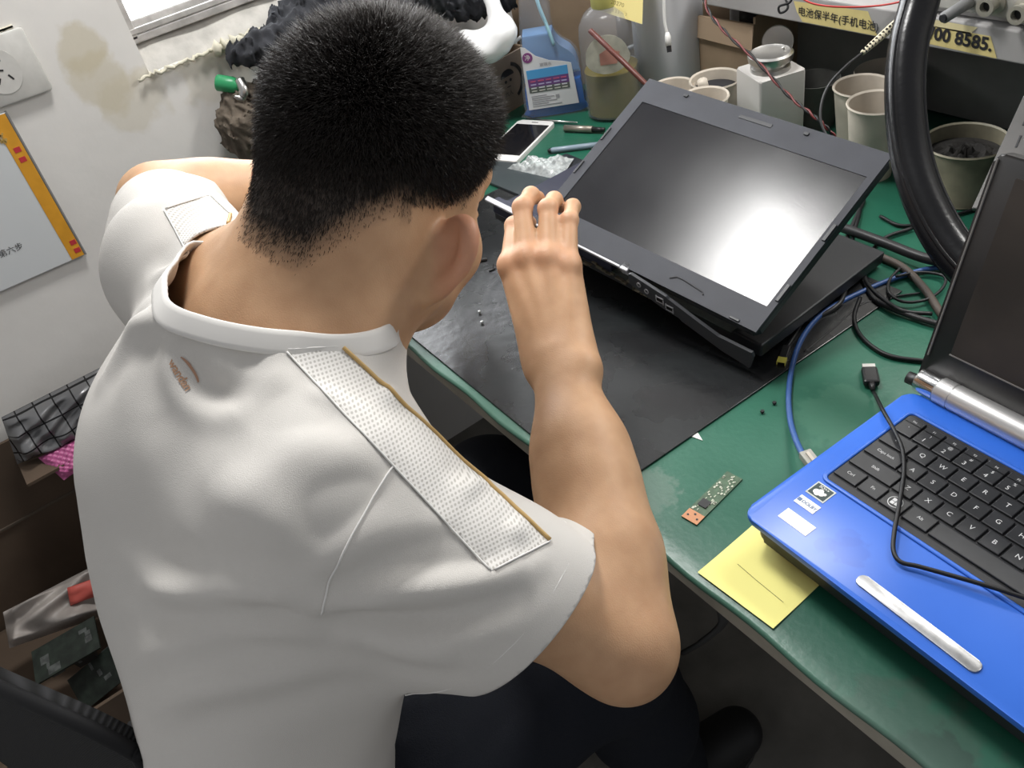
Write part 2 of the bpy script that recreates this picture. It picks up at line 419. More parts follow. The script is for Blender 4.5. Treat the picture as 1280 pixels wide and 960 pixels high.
# darker scalp under the hair, a little redness on ears and knuckles
q = (V - O_H) @ AX.T / HS     # head-local r, f, u
def hairline(q):
    r, f, u = q[:, 0], q[:, 1], q[:, 2]
    front = 0.068 - 0.25 * np.clip(np.abs(r) - 0.03, 0, 1)           # forehead limit on f, at height
    lo = np.where(f > 0.02, 0.008 + 0.55 * (f - 0.02), np.where(f > -0.02, -0.002 + 0.25 * (f + 0.02), -0.03 + 0.0 * f))
    lo = np.where((f <= -0.02) & (f > -0.06), 0.0 * f + 0.002, lo)
    lo = np.where(f <= -0.06, -0.037 + 1.0 * np.clip(np.abs(r) - 0.028, 0, 0.045), lo)
    a = np.clip((u - lo) / 0.028, 0, 1)
    b = np.clip((0.088 - f + 0.0 * u) / 0.012, 0, 1)
    earm = (np.abs(r) > 0.066) & (f > -0.05) & (f < 0.02) & (u < 0.016)
    return np.where(earm, 0, a * b)
hl = hairline(q) * (np.linalg.norm(q - (0, -0.012, 0.03), axis=1) < 0.125) * (q[:, 2] > -0.075)
earp = ear(1) + ear(-1); hc = np.where(hl > 0)[0]
for ep in (earp[:len(earp) // 2], earp[len(earp) // 2:]): hl[hc] *= np.clip((evalsdf(ep, V[hc].astype(f4)) - 0.001) / 0.004, 0, 1)
at = body_me.attributes.new('scalp', 'FLOAT', 'POINT'); at.data.foreach_set('value', hl.astype(f4))
red = np.zeros(len(V))
for i in range(4):
    for c_, s_ in ((mcp[i], 0.011), (pip[i], 0.009), (tip[i], 0.01)): red += 0.35 * np.exp(-((V - np.array(c_)) ** 2).sum(1) / (2 * s_ ** 2))
ei = np.where(np.linalg.norm(V - O_H, axis=1) < 0.14)[0]
for ep in (earp[:len(earp) // 2], earp[len(earp) // 2:]): red[ei] += 0.7 * np.clip(1 - evalsdf(ep, V[ei].astype(f4)) / 0.006, 0, 1)
red += 0.5 * np.exp(-((V - EL_R) ** 2).sum(1) / (2 * 0.02 ** 2))
at = body_me.attributes.new('redness', 'FLOAT', 'POINT'); at.data.foreach_set('value', np.clip(red, 0, 1).astype(f4))
body = link('body', body_me, person, skin, smooth=True)
nt = skin.node_tree; bs = nt.nodes['Principled BSDF']
def attr_mix(nt, src, name, col):
    a = nt.nodes.new('ShaderNodeAttribute'); a.attribute_name = name
    mx = nt.nodes.new('ShaderNodeMix'); mx.data_type = 'RGBA'; mx.inputs['B'].default_value = (*col, 1)
    if isinstance(src, tuple): mx.inputs['A'].default_value = (*src, 1)
    else: nt.links.new(src, mx.inputs['A'])
    nt.links.new(a.outputs['Fac'], mx.inputs['Factor']); return mx.outputs['Result']
tcn = nt.nodes.new('ShaderNodeTexCoord'); nz = nt.nodes.new('ShaderNodeTexNoise'); nz.inputs['Scale'].default_value = 45; nt.links.new(tcn.outputs['Object'], nz.inputs['Vector'])
rp = nt.nodes.new('ShaderNodeValToRGB'); rp.color_ramp.elements[0].position = 0.3; rp.color_ramp.elements[1].position = 0.7
rp.color_ramp.elements[0].color = (0.47, 0.275, 0.155, 1); rp.color_ramp.elements[1].color = (0.55, 0.335, 0.195, 1)
nt.links.new(nz.outputs['Fac'], rp.inputs['Fac'])
c1 = attr_mix(nt, rp.outputs['Color'], 'redness', (0.55, 0.25, 0.16))
c1 = attr_mix(nt, c1, 'scalp', (0.06, 0.045, 0.036))
nt.links.new(c1, bs.inputs['Base Color'])
# eyes
m_brow = mat('eyebrow_black', (0.015, 0.011, 0.009), rough=0.7)
m_eye = mat('eye_white', (0.8, 0.78, 0.75), rough=0.15)
for s in (-1, 1):
    e = MB().lathe([(0, -0.0115)] + [(0.0115 * math.cos(a), 0.0115 * math.sin(a)) for a in np.linspace(-1.4, 1.4, 12)] + [(0, 0.0115)], n=20)
    ey = e.build('eye', m_eye, person, True, Matrix.Translation(Vector(hp(s * 0.032, 0.0835, 0.006))) @ Matrix.Scale(0.93, 4))
    ib = MB().lathe([(0, 0.0112), (0.003, 0.0109), (0.0052, 0.0098)], n=18, M=frame_m(hp(s * 0.032, 0.0835, 0.006), -H_R, H_F * 0.3 + H_U))
    ib.build('iris', mat('iris_dark', (0.015, 0.01, 0.008), rough=0.2), ey, True)
    br = [hp(s * (0.014 + 0.036 * t), 0.1 - 0.022 * t * t, 0.027 + 0.004 * math.sin(t * PI)) for t in np.linspace(0, 1, 9)]
    MB().tube(br, [0.0022, 0.003, 0.0034, 0.0036, 0.0034, 0.003, 0.0026, 0.002, 0.001], 8, flat=0.8).build('eyebrow', m_brow, person, True)

# --- hair: short strands growing out of the scalp
m_hair = mat('hair_black', (0.018, 0.0135, 0.011), rough=0.36, spec=0.4)
Vn = np.zeros((len(V), 3)); body_me.vertices.foreach_get('normal', (nv := np.zeros(len(V) * 3, f4))); Vn = nv.reshape(-1, 3).astype(float)
cand = np.where(hl > 0.06)[0]
NH = globals().get('NH', 70000)
w = hl[cand] ** 0.6; pick = RNG.choice(cand, NH, p=w / w.sum())
ql = q[pick]; top = np.clip((ql[:, 2] - 0.015) / 0.06, 0, 1) * np.clip(hl[pick] * 1.3, 0, 1)
ln = (0.002 + 0.0145 * top ** 1.1 + 0.0035 * hl[pick] ** 2) * RNG.uniform(0.65, 1.2, NH)
root = V[pick] + RNG.normal(0, 0.001, (NH, 3)) - Vn[pick] * 0.001
whorl = hp(0.012, -0.045, 0.11); rad = root - whorl; rad -= Vn[pick] * (rad * Vn[pick]).sum(1)[:, None]; rn = np.linalg.norm(rad, axis=1)[:, None] + 0.004
rad = rad / rn; swirl = np.cross(Vn[pick], rad)
flow = rad * 0.55 + swirl * (0.5 * np.exp(-rn / 0.03))
down = -H_U[None] * (1 - top)[:, None] * 0.9
d1 = Vn[pick] * (0.55 + 0.45 * top)[:, None] + 0.7 * flow + down + RNG.normal(0, 0.24, (NH, 3)); d1 /= np.linalg.norm(d1, axis=1)[:, None]
d2 = d1 + 0.35 * flow + RNG.normal(0, 0.2, (NH, 3)); d2 /= np.linalg.norm(d2, axis=1)[:, None]
mid = root + d1 * (ln * 0.55)[:, None]; tp = mid + d2 * (ln * 0.5)[:, None]
a1 = np.cross(d1, RNG.normal(0, 1, (NH, 3))); a1 /= np.linalg.norm(a1, axis=1)[:, None]; a2 = np.cross(d1, a1)
HV = []; hw = (0.00017 + 0.00015 * top)[:, None]
for base, wd in ((root, hw), (mid, hw * 0.8)):
    for j in range(3):
        an = 2 * PI * j / 3; HV.append(base + wd * (a1 * math.cos(an) + a2 * math.sin(an)))
HV.append(tp); HV = np.stack(HV, 1).reshape(-1, 3)
bi = (np.arange(NH) * 7)[:, None]
tri = np.concatenate([np.stack([bi[:, 0] + j, bi[:, 0] + (j + 1) % 3, bi[:, 0] + 3 + (j + 1) % 3], 1) for j in range(3)] + [np.stack([bi[:, 0] + j, bi[:, 0] + 3 + (j + 1) % 3, bi[:, 0] + 3 + j], 1) for j in range(3)] + [np.stack([bi[:, 0] + 3 + j, bi[:, 0] + 3 + (j + 1) % 3, bi[:, 0] + 6], 1) for j in range(3)])
hair = link('hair', np_mesh('hair', HV, tri), person, m_hair, smooth=True)

# crease lines of the shirt: height, half width, points on the cloth
FOLDS = [
    (0.0042, 0.013, [(0.0205, -0.2741, 0.1985), (0.0385, -0.2401, 0.2031), (0.0526, -0.2091, 0.1946), (0.0633, -0.1751, 0.1833), (0.0646, -0.1478, 0.1742)]),
    (-0.0036, 0.01, [(0.0219, -0.2727, 0.1918), (0.0468, -0.2392, 0.1774), (0.0682, -0.2026, 0.1716), (0.0769, -0.1715, 0.1648)]),
    (-0.0026, 0.014, [(0.0284, -0.2571, 0.2134), (0.0387, -0.2227, 0.2147), (0.0453, -0.1938, 0.2063), (0.0497, -0.1687, 0.1957)]),
    (0.0034, 0.015, [(0.031, -0.2631, 0.1672), (0.0533, -0.2386, 0.1531), (0.0723, -0.215, 0.1495)]),
    (0.0045, 0.015, [(0.019, -0.276, 0.2021), (-0.0009, -0.2967, 0.2167), (-0.0502, -0.3269, 0.2023), (-0.1021, -0.3618, 0.175)]),
    (0.0038, 0.016, [(0.0214, -0.275, 0.169), (-0.0076, -0.3084, 0.1808), (-0.049, -0.3486, 0.1676), (-0.1153, -0.3949, 0.1101)]),
    (0.004, 0.018, [(0.0232, -0.2736, 0.1418), (-0.0017, -0.3132, 0.1465), (-0.039, -0.361, 0.1351), (-0.0899, -0.399, 0.0923)]),
    (0.003, 0.02, [(0.0171, -0.2647, 0.237), (-0.0155, -0.2767, 0.2633), (-0.0603, -0.2891, 0.2668)]),
    (-0.003, 0.016, [(0.0112, -0.2053, 0.255), (0.0134, -0.2396, 0.2561), (0.0116, -0.2722, 0.2387)]),
    (0.003, 0.022, [(-0.0048, -0.1983, 0.2662), (-0.0168, -0.2269, 0.2791), (-0.0231, -0.2635, 0.2749), (-0.0272, -0.2901, 0.2575)]),
    (0.0034, 0.016, [(-0.1274, -0.3592, 0.1889), (-0.0631, -0.3383, 0.1917), (-0.0186, -0.3127, 0.1994)]),
    (-0.006, 0.013, [(-0.1335, -0.259, 0.3178), (-0.1172, -0.2634, 0.3024), (-0.0948, -0.2527, 0.2948), (-0.08, -0.2303, 0.2955)]),
    (0.0055, 0.015, [(-0.0838, -0.2141, 0.303), (-0.0818, -0.2289, 0.2969), (-0.0873, -0.2515, 0.2916)]),
    (0.003, 0.014, [(-0.0203, -0.1885, 0.2695), (-0.0453, -0.2, 0.2823), (-0.0683, -0.2142, 0.2917)]),
    (0.004, 0.013, [(-0.2753, -0.2425, 0.2978), (-0.2406, -0.212, 0.318)]),
    (0.004, 0.014, [(-0.2125, -0.309, 0.2775), (-0.1951, -0.2745, 0.3094), (-0.1511, -0.2546, 0.3327)]),
    (-0.003, 0.018, [(-0.2781, -0.2286, 0.3042), (-0.1753, -0.259, 0.3305), (-0.1597, -0.282, 0.3044), (-0.1315, -0.2965, 0.2808)]),
    (0.0035, 0.011, [(-0.0422, -0.1766, 0.2683), (-0.0622, -0.1549, 0.251)]),
    (0.0035, 0.011, [(0.0205, -0.1656, 0.2156), (0.0039, -0.1421, 0.1997)]),
    (0.003, 0.011, [(0.0504, -0.1577, 0.1906), (0.043, -0.1392, 0.1843)]),
]
SEAM_PTS = [(-0.0045, -0.1818, 0.2541), (0.0112, -0.2053, 0.255), (0.0223, -0.2346, 0.2447), (0.0246, -0.2596, 0.224), (0.0205, -0.2741, 0.1985)]
LOGO_PTS = [(-0.119, -0.2686, 0.2993), (-0.1339, -0.2698, 0.3074), (-0.1259, -0.2687, 0.3037), (-0.1298, -0.2752, 0.3001)]

# ================================================================== clothes
m_shirt = mat('shirt_white', (0.64, 0.615, 0.58), rough=0.85, spec=0.15, bump=0.25, bscale=1500, noise=0.03, nscale=8)
COL_C = np.array((-0.176, -0.188, 0.3)); COL_N = unit((0.031, 0.414, 0.91))
SL_R = SH_R + (EL_R - SH_R) * 0.69; SL_L = SH_L + (EL_L - SH_L) * 0.72
def shirt_sdf():
    L = trunk(0.002, 0.06)
    L += [cone(C7 + (0.01, 0.0, -0.045), SH_R + (-0.01, -0.005, -0.005), 0.062, 0.058, 0.06), cone(C7 + (-0.01, 0.0, -0.045), SH_L + (0.01, -0.005, 0.0), 0.062, 0.058, 0.06)]
    L += [cone((-0.195, -0.27, 0.15), (-0.195, -0.27, 0.2), 0.09, 0.08, 0.06)]
    L += [cone((-0.215, -0.275, 0.16), (-0.205, -0.32, 0.07), 0.079, 0.072, 0.06)]
    L += [cone(COL_C - COL_N * 0.09, COL_C + COL_N * 0.02, 0.084, 0.069, 0.035)]
    for S, E, T in ((SH_R, EL_R, SL_R), (SH_L, EL_L, SL_L)):
        sag = np.array((0, 0, -0.015)); rr = 0.052 if S is SH_R else 0.05; ax = unit(E - S)
        L += [cone(S + sag * 0.6, T + sag * 0.6 + ax * 0.03, rr, rr - 0.004, 0.05), cone(S + sag * 1.3, T + sag * 1.2 + ax * 0.03, rr - 0.004, rr - 0.004, 0.04)]
    L += [cone(np.array((-0.09, -0.265, 0.115)), SH_R * 0.4 + SL_R * 0.6 + (0, 0, -0.03), 0.07, 0.052, 0.06), cone(np.array((-0.29, -0.25, 0.1)), SH_L * 0.5 + SL_L * 0.5 + (0, 0, -0.02), 0.06, 0.05, 0.05)]
    return L
SHQ = globals().get('SHQ', 0.0035)
sp = shirt_sdf()
rs = np.random.default_rng(3)
WK = [(unit(rs.normal(0, 1, 3)) * rs.uniform(25, 70), rs.uniform(0, 6), rs.uniform(0.5, 1)) for _ in range(10)]
def wrk(P):
    w = np.zeros(len(P), f4); Q = P + 0.02 * np.sin(P[:, [1, 2, 0]] * 19 + 1.3) + 0.01 * np.sin(P[:, [2, 0, 1]] * 43)
    for k, ph, a in WK: w += a * np.sin(Q @ k.astype(f4) + ph) / (1 + np.linalg.norm(k) / 40)
    return w
def shirt_fun(P):
    d = evalsdf(sp, P)
    n = np.abs(d) < 0.03
    if n.any(): d = d.copy(); d[n] -= 0.0013 * wrk(P[n])
    return d
SV, SF = surfnet(shirt_fun, (-0.66, -0.58, -0.26), (0.17, 0.05, 0.42), SHQ)
SV = relax(SV, SF, 3, 0.5)
tmp_me = np_mesh('tmp', SV, SF); SN = np.zeros(len(SV) * 3, f4); tmp_me.vertices.foreach_get('normal', SN); SN = SN.reshape(-1, 3); bpy.data.meshes.remove(tmp_me)
def polydist(P, pts):
    best = np.full(len(P), 9.0); par = np.zeros(len(P)); n = len(pts) - 1
    for i in range(n):
        a, b = np.array(pts[i]), np.array(pts[i + 1]); ba = b - a; t = np.clip(((P - a) @ ba) / (ba @ ba), 0, 1); d = np.linalg.norm(P - a - t[:, None] * ba, axis=1)
        m = d < best; best[m] = d[m]; par[m] = (i + t[m]) / n
    return best, par
disp = np.zeros(len(SV))
for amp, wd, pts in FOLDS:
    d, par = polydist(SV, spline(pts, 4)); w = wd * 0.8
    env = np.sin(np.clip(par, 0.03, 0.97) * PI) ** 0.5
    disp += amp * 1.5 * env * (np.exp(-(d / w) ** 2) - 0.45 * np.exp(-((d - 1.7 * w) / w) ** 2))
SV = relax(SV + SN * disp[:, None], SF, 1, 0.4)
bdist = np.concatenate([evalsdf(body_prims, SV[i:i + 4000].astype(f4)) for i in range(0, len(SV), 4000)])
fix = bdist < 0.005
SV[fix] += SN[fix] * np.minimum(0.005 - bdist[fix], 0.03)[:, None]
SV = relax(SV, SF, 2, 0.4)
shirt_me = np_mesh('shirt', SV, SF)
def cut(me, co, no, sel):
    """trim the cloth beyond a plane, only where sel(vertex) is true"""
    bm = bmesh.new(); bm.from_mesh(me)
    vs = [v for v in bm.verts if sel(v.co)]; s_ = set(vs)
    fs = [f for f in bm.faces if all(v in s_ for v in f.verts)]; es = list({e for f in fs for e in f.edges})
    bmesh.ops.bisect_plane(bm, geom=fs + es + list({v for f in fs for v in f.verts}), plane_co=co, plane_no=no, clear_outer=True, dist=1e-5)
    bm.to_mesh(me); bm.free()
def ax_t(p, S, E): return float((np.array(p) - S) @ (E - S)) / float((E - S) @ (E - S))
AR = unit(EL_R - SH_R); AL = unit(EL_L - SH_L)
def near_axis(p, S, E, r):
    p = np.array(p); t = min(max(ax_t(p, S, E), 0), 1.3); return np.linalg.norm(p - (S + t * (E - S))) < r
cut(shirt_me, SL_R, unit(AR + 0.33 * np.array((0.439, -0.495, -0.75))), lambda c: near_axis(c, SH_R, EL_R, 0.14) and ax_t(c, SH_R, EL_R) > 0.5)
cut(shirt_me, SL_L, AL, lambda c: near_axis(c, SH_L, EL_L, 0.14) and ax_t(c, SH_L, EL_L) > 0.5)
cut(shirt_me, COL_C, COL_N, lambda c: (Vector(c) - Vector(COL_C)).length < 0.105)
cut(shirt_me, (0, 0, -0.2), (0, 0, -1), lambda c: c.z < -0.1)
bm = bmesh.new(); bm.from_mesh(shirt_me)       # keep only the largest piece
seen = set(); best = []
for v in bm.verts:
    if v in seen: continue
    st = [v]; seen.add(v); comp = []
    while st:
        x = st.pop(); comp.append(x)
        for e in x.link_edges:
            y = e.other_vert(x)
            if y not in seen: seen.add(y); st.append(y)
    if len(comp) > len(best): best = comp
keep = set(best); bmesh.ops.delete(bm, geom=[v for v in bm.verts if v not in keep], context='VERTS')
bmesh.ops.remove_doubles(bm, verts=bm.verts, dist=0.0006)
for _ in range(6):       # even out the cut edges
    new = {}
    for v in bm.verts:
        if v.is_boundary:
            nb_ = [e.other_vert(v).co for e in v.link_edges if e.is_boundary]
            if len(nb_) == 2: new[v] = v.co * 0.5 + (nb_[0] + nb_[1]) * 0.25
    for v, c in new.items(): v.co = c
bm.to_mesh(shirt_me); bm.free()
shirt = link('shirt', shirt_me, person, m_shirt, smooth=True)
md = shirt.modifiers.new('t', 'SOLIDIFY'); md.thickness = 0.0016; md.offset = -1
# collar band: follows the cut edge round the neck
vv = np.zeros(len(shirt_me.vertices) * 3, f4); shirt_me.vertices.foreach_get('co', vv); vv = vv.reshape(-1, 3)
e1 = unit(np.cross((0, 1, 0), COL_N)); e2 = np.cross(COL_N, e1); rel = vv - COL_C
on = (np.abs(rel @ COL_N) < 2e-4) & (np.linalg.norm(rel, axis=1) < 0.13)
an = np.arctan2(rel[on] @ e2, rel[on] @ e1); rad = np.linalg.norm(rel[on], axis=1); NB = 96
th = np.linspace(-PI, PI, NB, endpoint=False); rr_ = np.array([np.median(rad[np.abs((an - t + PI) % (2 * PI) - PI) < 0.09]) if (np.abs((an - t + PI) % (2 * PI) - PI) < 0.09).any() else np.nan for t in th])
rr_ = np.where(np.isnan(rr_), np.nanmedian(rr_), rr_)
for _ in range(3): rr_ = (np.roll(rr_, 1) + rr_ * 2 + np.roll(rr_, -1)) / 4
ring = [COL_C + r * (e1 * math.cos(t) + e2 * math.sin(t)) for t, r in zip(th, rr_)]
b = MB(); prof_ = [(-0.010, 0.0016), (-0.009, 0.0026), (-0.006, 0.0024), (0.003, 0.0022), (0.0062, 0.0014), (0.0072, -0.0002), (0.0062, -0.0014), (0.0, -0.0018), (-0.009, -0.0014)]
rows_ = []
for i, (p, t) in enumerate(zip(ring, th)):
    ro = unit(e1 * math.cos(t) + e2 * math.sin(t)); bd = unit(COL_N * 0.85 - ro * 0.45); od = unit(np.cross(np.cross(bd, ro), bd))
    rib = 0.0003 if i % 2 else 0
    rows_.append([b.bm.verts.new(tuple(p + bd * h + od * (o + rib))) for h, o in prof_])
for i in range(NB):
    for j in range(len(prof_)):
        k = (j + 1) % len(prof_); b.bm.faces.new((rows_[i][j], rows_[(i + 1) % NB][j], rows_[(i + 1) % NB][k], rows_[i][k]))
collar = b.build('collar', mat('collar_rib', (0.72, 0.70, 0.67), rough=0.85, spec=0.15), shirt, True)
# perforated shoulder panels: cut out of the cloth along straight seams
m_panel = mat('panel_mesh', (0.74, 0.72, 0.69), rough=0.85, spec=0.15)
nt = m_panel.node_tree; bs = nt.nodes['Principled BSDF']; uvn = nt.nodes.new('ShaderNodeUVMap'); mpn = nt.nodes.new('ShaderNodeMapping'); mpn.inputs['Rotation'].default_value = (0, 0, PI / 4); mpn.inputs['Scale'].default_value = (1 / 0.0027, 1 / 0.0027, 1)
vo = nt.nodes.new('ShaderNodeTexVoronoi'); vo.voronoi_dimensions = '2D'; vo.inputs['Randomness'].default_value = 0.0; vo.inputs['Scale'].default_value = 1.0
nt.links.new(uvn.outputs['UV'], mpn.inputs['Vector']); nt.links.new(mpn.outputs['Vector'], vo.inputs['Vector'])
rp = nt.nodes.new('ShaderNodeValToRGB'); rp.color_ramp.elements[0].position = 0.24; rp.color_ramp.elements[1].position = 0.34; rp.color_ramp.elements[0].color = (0.50, 0.48, 0.45, 1); rp.color_ramp.elements[1].color = (0.74, 0.72, 0.69, 1)
nt.links.new(vo.outputs['Distance'], rp.inputs['Fac']); nt.links.new(rp.outputs['Color'], bs.inputs['Base Color'])
bpn = nt.nodes.new('ShaderNodeBump'); bpn.inputs['Strength'].default_value = 0.6; bpn.inputs['Distance'].default_value = 0.001; nt.links.new(rp.outputs['Color'], bpn.inputs['Height']); nt.links.new(bpn.outputs['Normal'], bs.inputs['Normal'])
m_pipe = mat('piping_gold', (0.52, 0.34, 0.13), rough=0.6); m_seam = mat('seam_white', (0.76, 0.745, 0.72), rough=0.85)
OUTW = unit((0.68, -0.36, 0.64))
from mathutils.bvhtree import BVHTree
bm0 = bmesh.new(); bm0.from_mesh(shirt_me); bvh0 = BVHTree.FromBMesh(bm0); bm0.free()
def panel(planes, keepdir, vax, m, gold):
    """planes: (point, outward normal) list; gold: index of the plane edged with gold cord"""
    bm = bmesh.new(); bm.from_mesh(shirt_me); bm.normal_update()
    def inside(c, mg): return all((c - Vector(p)).dot(Vector(n)) < mg for p, n in planes)
    for p, n in planes:
        fs = [f for f in bm.faces if f.normal.dot(keepdir) > -0.05 and inside(f.calc_center_median(), 0.008)]
        geom = list({v for f in fs for v in f.verts}) + list({e for f in fs for e in f.edges}) + fs
        bmesh.ops.bisect_plane(bm, geom=geom, plane_co=p, plane_no=n, dist=1e-5)
    bm.normal_update()
    sel = [f for f in bm.faces if f.normal.dot(keepdir) > -0.02 and inside(f.calc_center_median(), 0.0)]
    isl = {}; left = set(sel)
    while left:
        st = [left.pop()]; comp = list(st)
        while st:
            f = st.pop()
            for e in f.edges:
                for g in e.link_faces:
                    if g in left: left.discard(g); st.append(g); comp.append(g)
        isl[len(comp)] = comp
    sel = isl[max(isl)]
    nb = bmesh.new(); vm = {}; uv = nb.loops.layers.uv.new('UVMap'); U = Vector(vax[0]); W = Vector(vax[1])
    for f in sel:
        for v in f.verts:
            if v not in vm: vm[v] = nb.verts.new(v.co + v.normal * 0.0002)
        g = nb.faces.new([vm[v] for v in f.verts])
        for l in g.loops: l[uv].uv = (l.vert.co.dot(U), l.vert.co.dot(W))
    lines = []
    for i, (p, n) in enumerate(planes):
        L = [v for v in vm if abs((v.co - Vector(p)).dot(Vector(n))) < 2e-5]
        lines.append([v.co + v.normal * 0.0007 for v in L])
    bmesh.ops.delete(bm, geom=sel, context='FACES'); bmesh.ops.delete(bm, geom=[v for v in bm.verts if not v.link_faces], context='VERTS')
    bm.to_mesh(shirt_me); bm.free()
    me = bpy.data.meshes.new('mesh_panel'); nb.to_mesh(me); nb.free(); o = link('mesh_panel', me, shirt, m, smooth=True)
    md = o.modifiers.new('t', 'SOLIDIFY'); md.thickness = 0.0016; md.offset = -1
    for i, L in enumerate(lines):
        if len(L) < 8: continue
        n = Vector(planes[i][1]); ax = n.cross(Vector(keepdir)).normalized(); L = sorted(L, key=lambda c: c.dot(ax))
        P = np.array([tuple(c) for c in L]); tt = P @ np.array(ax); g = np.linspace(tt[0], tt[-1], max(8, int((tt[-1] - tt[0]) / 0.004)))
        Q = np.stack([np.interp(g, tt, np.convolve(np.pad(P[:, k], 3, mode='edge'), np.ones(7) / 7, 'valid')) for k in range(3)], 1)
        pts_ = []
        for x in Q:
            l_, n_, i_, d_ = bvh0.find_nearest(Vector(x)); pts_.append(tuple(l_ + n_ * 0.0009))
        if i == gold: MB().tube(pts_, 0.0015, 8).build('piping', m_pipe, shirt, True)
        else: MB().tube(pts_, 0.0007, 6).build('seam', m_seam, shirt, True)
def pl3(a, b, c, inner):
    n = np.cross(np.array(b) - np.array(a), np.array(c) - np.array(a)); n /= np.linalg.norm(n)
    if (np.array(inner) - np.array(a)) @ n > 0: n = -n
    return (tuple(a), tuple(n))
inn = (-0.0379, -0.1636, 0.2170)
PL_R = [pl3((-0.0290, -0.2218, 0.3517), (0.0945, -0.1891, 0.2278), (-0.1179, -0.1649, 0.1522), inn), pl3((-0.0143, -0.1934, 0.3396), (0.1119, -0.1515, 0.2279), (-0.0964, -0.1183, 0.1456), inn), pl3((0.0926, -0.1922, 0.2283), (0.1075, -0.1420, 0.2349), (-0.0155, -0.1124, 0.0769), inn), pl3((-0.0268, -0.2245, 0.3476), (-0.0130, -0.1926, 0.3381), (-0.1824, -0.1692, 0.2325), inn)]
U_R = unit(AR); W_R = unit(np.cross(U_R, OUTW))
panel(PL_R, OUTW, (U_R, W_R), m_panel, 1)
inn = (-0.3812, -0.1768, 0.2758)
PL_L = [pl3((-0.2552, -0.2134, 0.3533), (-0.2489, -0.1798, 0.3516), (-0.4350, -0.1667, 0.2769), inn), pl3((-0.2489, -0.1798, 0.3516), (-0.2404, -0.1732, 0.3349), (-0.4252, -0.1404, 0.2651), inn), pl3((-0.2404, -0.1732, 0.3349), (-0.2352, -0.1881, 0.3175), (-0.4164, -0.1456, 0.2431), inn), pl3((-0.2352, -0.1881, 0.3175), (-0.2406, -0.2138, 0.3202), (-0.4166, -0.1718, 0.2336), inn), pl3((-0.2406, -0.2138, 0.3202), (-0.2552, -0.2134, 0.3533), (-0.4297, -0.1881, 0.2567), inn)]
panel(PL_L, OUTW, (unit(AL), unit(np.cross(unit(AL), OUTW))), m_panel, 2)
dg0 = bpy.context.evaluated_depsgraph_get()
from mathutils.bvhtree import BVHTree
bmx = bmesh.new(); bmx.from_mesh(shirt_me); bvh = BVHTree.FromBMesh(bmx)
def snap(p, off=0.0006):
    l, n, i, d = bvh.find_nearest(Vector(p)); 
    if n.dot(Vector(OUTW)) < 0: n = -n
    return l + n * off, n
MB().tube([snap(p)[0] for p in spline(SEAM_PTS, 8)], 0.0007, 6).build('seam', m_seam, shirt, True)
# stitch line round the near sleeve cuff
hem_n = unit(AR + 0.33 * np.array((0.439, -0.495, -0.75))); hv = [v for v in bmx.verts if abs((v.co - Vector(SL_R)).dot(Vector(hem_n)) + 0.02) < 0.0016 and near_axis(v.co, SH_R, EL_R, 0.12)]
ca = Vector(SL_R) - Vector(hem_n) * 0.02; ua = Vector(hem_n).orthogonal().normalized(); wa = Vector(hem_n).cross(ua)
hv = sorted(hv, key=lambda v: math.atan2((v.co - ca).dot(wa), (v.co - ca).dot(ua)))
if len(hv) > 20:
    P = np.array([tuple(v.co + v.normal * 0.0004) for v in hv]); k = 9; Pp = np.concatenate([P[-k:], P, P[:k]]); P = np.stack([np.convolve(Pp[:, j], np.ones(2 * k + 1) / (2 * k + 1), 'valid') for j in range(3)], 1)
    MB().tube([tuple(p) for p in P[::3]], 0.0006, 6, closed=True).build('seam', m_seam, shirt, True)
# printed brand mark between the shoulders
l0, n0 = snap(LOGO_PTS[0], 0.0012); l1, _ = snap(LOGO_PTS[1], 0.0012)
ex_ = (l0 - l1).normalized(); ey_ = n0.cross(ex_); LGM = frame_m((l0 + l1) / 2, ex_, ey_)
m_logo = mat('logo_tan', (0.36, 0.21, 0.13), rough=0.7)
def wrap(o, lift=0.0007):
    for v in o.data.vertices: v.co = snap(v.co, lift)[0]
lg = text_mesh('brand_mark', 'wandan', 0.0078, LGM, m_logo, shirt, bold=0.0002); wrap(lg)
b = MB(); A_ = [(0.011 * math.sin(t) , 0.0065 + 0.0035 * math.cos(t)) for t in np.linspace(-1.2, 1.2, 14)] + [(0.011 * math.sin(t), 0.0062 + 0.0018 * math.cos(t)) for t in np.linspace(1.2, -1.2, 14)]
b.bm.faces.new([b.bm.verts.new(LGM @ Vector((x, y, 0))) for x, y in A_]); lo_ = b.build('brand_mark', mat('logo_rose', (0.42, 0.24, 0.16), rough=0.7), shirt); wrap(lo_)
bmx.free()
